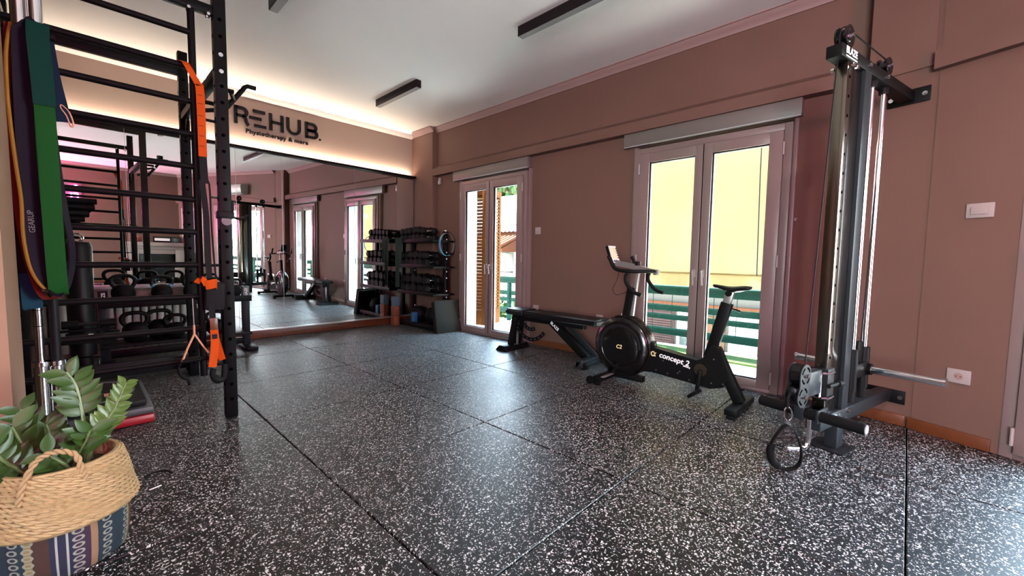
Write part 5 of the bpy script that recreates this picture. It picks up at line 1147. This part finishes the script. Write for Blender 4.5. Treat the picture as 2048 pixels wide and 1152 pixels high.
def stem(pts, n, l0, l1, young=False, start=0.3):
    P = spline([Vector(p) for p in pts], 6); k = len(P)
    s_ = MB().tube(P, 0.006, 8, radii=[0.0075-0.0045*i/(k-1) for i in range(k)]).build('stem', 'stem', zp)
    for j in range(n):
        t = start+(1-start)*(j//2*2+0.3*(j % 2))/max(1, n-1); i = min(k-2, int(t*(k-1))); f = min(1, t*(k-1)-i); p = P[i].lerp(P[i+1], f)
        d = (P[i+1]-P[i]).normalized(); side = d.cross(Vector((0.35, -0.9, 0.25))).normalized()*(1 if j % 2 else -1)
        dirv = (side*0.85+d*0.75+Vector((rnd.uniform(-.15, .15), rnd.uniform(-.25, .1), rnd.uniform(-.1, .15)))).normalized()
        nrm = Vector((rnd.uniform(-.2, .2), -0.75, 0.55)); x = dirv; y = nrm.cross(x).normalized(); z = x.cross(y)
        L_ = l0+(l1-l0)*t; L_ *= rnd.uniform(0.9, 1.1)
        lf = obj('leaf', rnd.choice(LM2 if young else LM), None, s_)
        M_ = Matrix((x, y, z)).transposed().to_4x4() @ Matrix.Scale(L_, 4); M_.translation = p; lf.matrix_local = M_
stem([(0.06, 0.03, 0), (0.062, 0.02, 0.11), (0.055, 0.03, 0.21), (0.045, 0.04, 0.29), (0.025, 0.05, 0.34)], 14, 0.105, 0.07, False, 0.42)
stem([(0.06, 0.0, 0), (0.075, -0.02, 0.07), (0.11, -0.01, 0.14), (0.145, 0.02, 0.20), (0.175, 0.04, 0.27)], 18, 0.08, 0.045, True, 0.45)
stem([(-0.04, 0.0, 0), (-0.06, -0.01, 0.07), (-0.085, -0.02, 0.14), (-0.10, -0.03, 0.20)], 12, 0.095, 0.075)
stem([(-0.06, -0.03, 0), (-0.09, -0.05, 0.06), (-0.12, -0.07, 0.11), (-0.14, -0.08, 0.16)], 10, 0.095, 0.075)
stem([(-0.02, 0.05, 0), (-0.04, 0.07, 0.08), (-0.06, 0.09, 0.15), (-0.09, 0.10, 0.22)], 12, 0.09, 0.07)
stem([(0.02, -0.03, 0), (0.01, -0.05, 0.04), (-0.01, -0.06, 0.07), (-0.03, -0.07, 0.10)], 8, 0.085, 0.07)
stem([(0.07, 0.05, 0), (0.08, 0.06, 0.06), (0.095, 0.07, 0.11), (0.105, 0.075, 0.15)], 8, 0.08, 0.06)
stem([(0.0, 0.02, 0), (0.0, 0.02, 0.07), (-0.02, 0.03, 0.12), (-0.03, 0.03, 0.17)], 10, 0.085, 0.07)
stem([(0.03, 0.0, 0), (0.04, -0.03, 0.06), (0.06, -0.06, 0.11), (0.075, -0.075, 0.15)], 10, 0.10, 0.07)

# ================================================================== SMALL WALL ITEMS
def plate(name, lab, cat, loc, rz, w_=0.085, kind='switch', gangs=1):
    t = thing(name, lab, cat, loc, rz, 'white switches and sockets')
    MB().box((-w_/2, -0.012, -0.0425), (w_/2, -0.0005, 0.0425), 0.004).build('cover_plate', 'white_plastic', t)
    if kind == 'switch': MB().box((-w_/2+0.02, -0.017, -0.022), (w_/2-0.02, -0.012, 0.022), 0.003).build('rocker', 'white_plastic', t)
    else:
        s_ = MB().cyl((0, -0.0125, 0), (0, -0.012, 0), 0.021, seg=24).build('socket_well', 'cornice', t)
        MB().cyl((-0.009, -0.0135, 0), (-0.009, -0.0126, 0), 0.003, seg=8).cyl((0.009, -0.0135, 0), (0.009, -0.0126, 0), 0.003, seg=8).build('pin_hole', 'gasket', s_)
    if kind == 'plug':
        MB().cyl((-0.0, -0.045, 0), (0, -0.0135, 0), 0.019, 0.021, seg=18).tube([(0, -0.045, 0.0), (-0.01, -0.06, -0.01), (-0.02, -0.05, 0.015)], 0.005, 8).build('plug', 'white_plastic', t)
    return t
plate('light_switch', 'white light switch on the wall between the balcony doors', 'switch', (XW, 3.325, 1.42), -PI/2)
plate('wall_socket', 'white wall socket with a plug in it above the bench seat', 'socket', (XW, 3.335, 0.455), -PI/2, kind='plug')
plate('wall_socket', 'empty white wall socket between the bench and the bike', 'socket', (XW, 2.415, 0.43), -PI/2, kind='socket')
plate('light_switch', 'white light switch on the angled wall at the right', 'switch', (*ang(0.21, 0), 1.392), ARZ, 0.115)
plate('wall_socket', 'white wall socket on the angled wall near the weight horn', 'socket', (*ang(0.185, 0), 0.405), ARZ, 0.105, kind='socket')
t = thing('motion_sensor', 'small white motion sensor high beside the corner pier', 'sensor', (XW, 5.33, 2.20), -PI/2)
MB().box((-0.028, -0.04, 0), (0.028, -0.0005, 0.11), 0.014).build('sensor_body', 'white_plastic', t); MB().box((-0.02, -0.043, 0.015), (0.02, -0.039, 0.055), 0.002).build('sensor_lens', 'bead', t)
t = thing('blind_crank', 'small white blind cord holder on the wall by the awning door', 'cord holder', (XW, 0.665, 1.415), -PI/2)
MB().box((-0.008, -0.02, -0.012), (0.008, -0.0005, 0.012), 0.003).tube([(-0.02, -0.025, 0.01), (0.0, -0.02, 0.0), (0.02, -0.028, 0.006)], 0.003, 6).build('cleat', 'white_plastic', t)
t = thing('floor_cord', 'thin black cord with a white tag lying on the floor beside the basket', 'cord', (0.2, 2.5, 0))
MB().tube([(-0.03, 0.07, 0.0045), (0.01, 0.092, 0.0045), (0.05, 0.075, 0.0045), (0.065, 0.03, 0.0045)], 0.004, 8, smooth=4).build('cord', 'black_strap', t)
MB().box((-0.05, -0.075, 0.0008), (-0.005, -0.067, 0.003), m=Matrix.Rotation(0.3, 4, 'Z')).build('tag', 'white_print', t)

# ================================================================== SEEN ONLY IN THE MIRROR
ac = thing('air_conditioner', 'white wall air conditioner above the angled wall door', 'air conditioner', (*ang(0.95, -0.001), 2.46), ARZ)
MB().prism([(0, 0.02), (-0.14, 0.0), (-0.20, 0.05), (-0.215, 0.22), (-0.20, 0.27), (0, 0.285)], 0.92, Matrix(((0, 0, 1, 0), (1, 0, 0, 0), (0, 1, 0, 0), (0, 0, 0, 1))), 0.006).build('casing', 'radiator', ac)
MB().box((0.05, -0.19, 0.008), (0.87, -0.13, 0.02), 0.003).build('air_flap', 'bead', ac)
fp = thing('fireplace', 'stone fireplace with pale mantel on the rear wall', 'fireplace', (1.08, -3.6, 0))
MB().box((-0.05, 0.001, 1.02), (1.40, 0.32, 1.12), 0.006).box((0.0, 0.001, 0.93), (1.35, 0.27, 1.02), 0.004).build('mantel_shelf', 'mantel', fp)
MB().box((0.0, 0.001, 0.001), (0.28, 0.24, 0.93), 0.004).box((1.07, 0.001, 0.001), (1.35, 0.24, 0.93), 0.004).box((0.28, 0.001, 0.80), (1.07, 0.24, 0.93), 0.004).build('surround', 'mantel', fp)
MB().box((0.28, 0.002, 0.001), (1.07, 0.02, 0.80)).build('firebox', 'black_gloss', fp)
t = thing('stereo', 'black and silver box on the mantel shelf', 'stereo', (2.03, -3.42, 1.121))
MB().box((-0.35, -0.08, 0.001), (0.25, 0.08, 0.17), 0.006).build('case', 'black_gloss', t); MB().box((-0.33, 0.081, 0.05), (0.0, 0.083, 0.12)).build('front_panel', 'white_print', t)
t = MB().sph((1.36, -3.42, 1.201), 0.08, 20).build('massage_ball', 'block_orange'); tag(t, 'orange ball on the mantel shelf', 'ball')
t = MB().sph((2.37, -3.40, 1.161), 0.04, 18).build('massage_ball', 'ball_red'); tag(t, 'small red ball on the mantel shelf', 'ball')
nn = thing('neon_sign', 'pink neon lettering sign on the rear wall', 'neon sign', (0.30, -3.57, 0))
NT = Matrix(((-1, 0, 0, 0), (0, 0, 1, 0), (0, 1, 0, 0), (0, 0, 0, 1)))
for k, s_ in enumerate(('Si thera', 'Fl lll il', 'l ill lil', 'ph il li')):
    text('neon_line', s_, 0.21, Matrix.Translation((0, 0.0, 2.42-k*0.20)) @ NT, 'neon', nn, 0.006, 0.0, align='LEFT', space=1.15)
MB().box((-1.25, -0.022, 1.66), (0.05, -0.012, 2.56), 0.004).build('clear_panel', 'mauve_door', nn)

# tiny repeated marks that belong to one part
for ob in bpy.data.objects:
    if ob.parent and ob.name.split('.')[0] in ('pin_holes', 'adjustment_holes', 'stitching', 'slots', 'arc_slots', 'buttons', 'small_print', 'ring_mark', 'braid_rows', 'rim_grille', 'pin_hole', 'seam'):
        ob['kind'] = 'stuff'
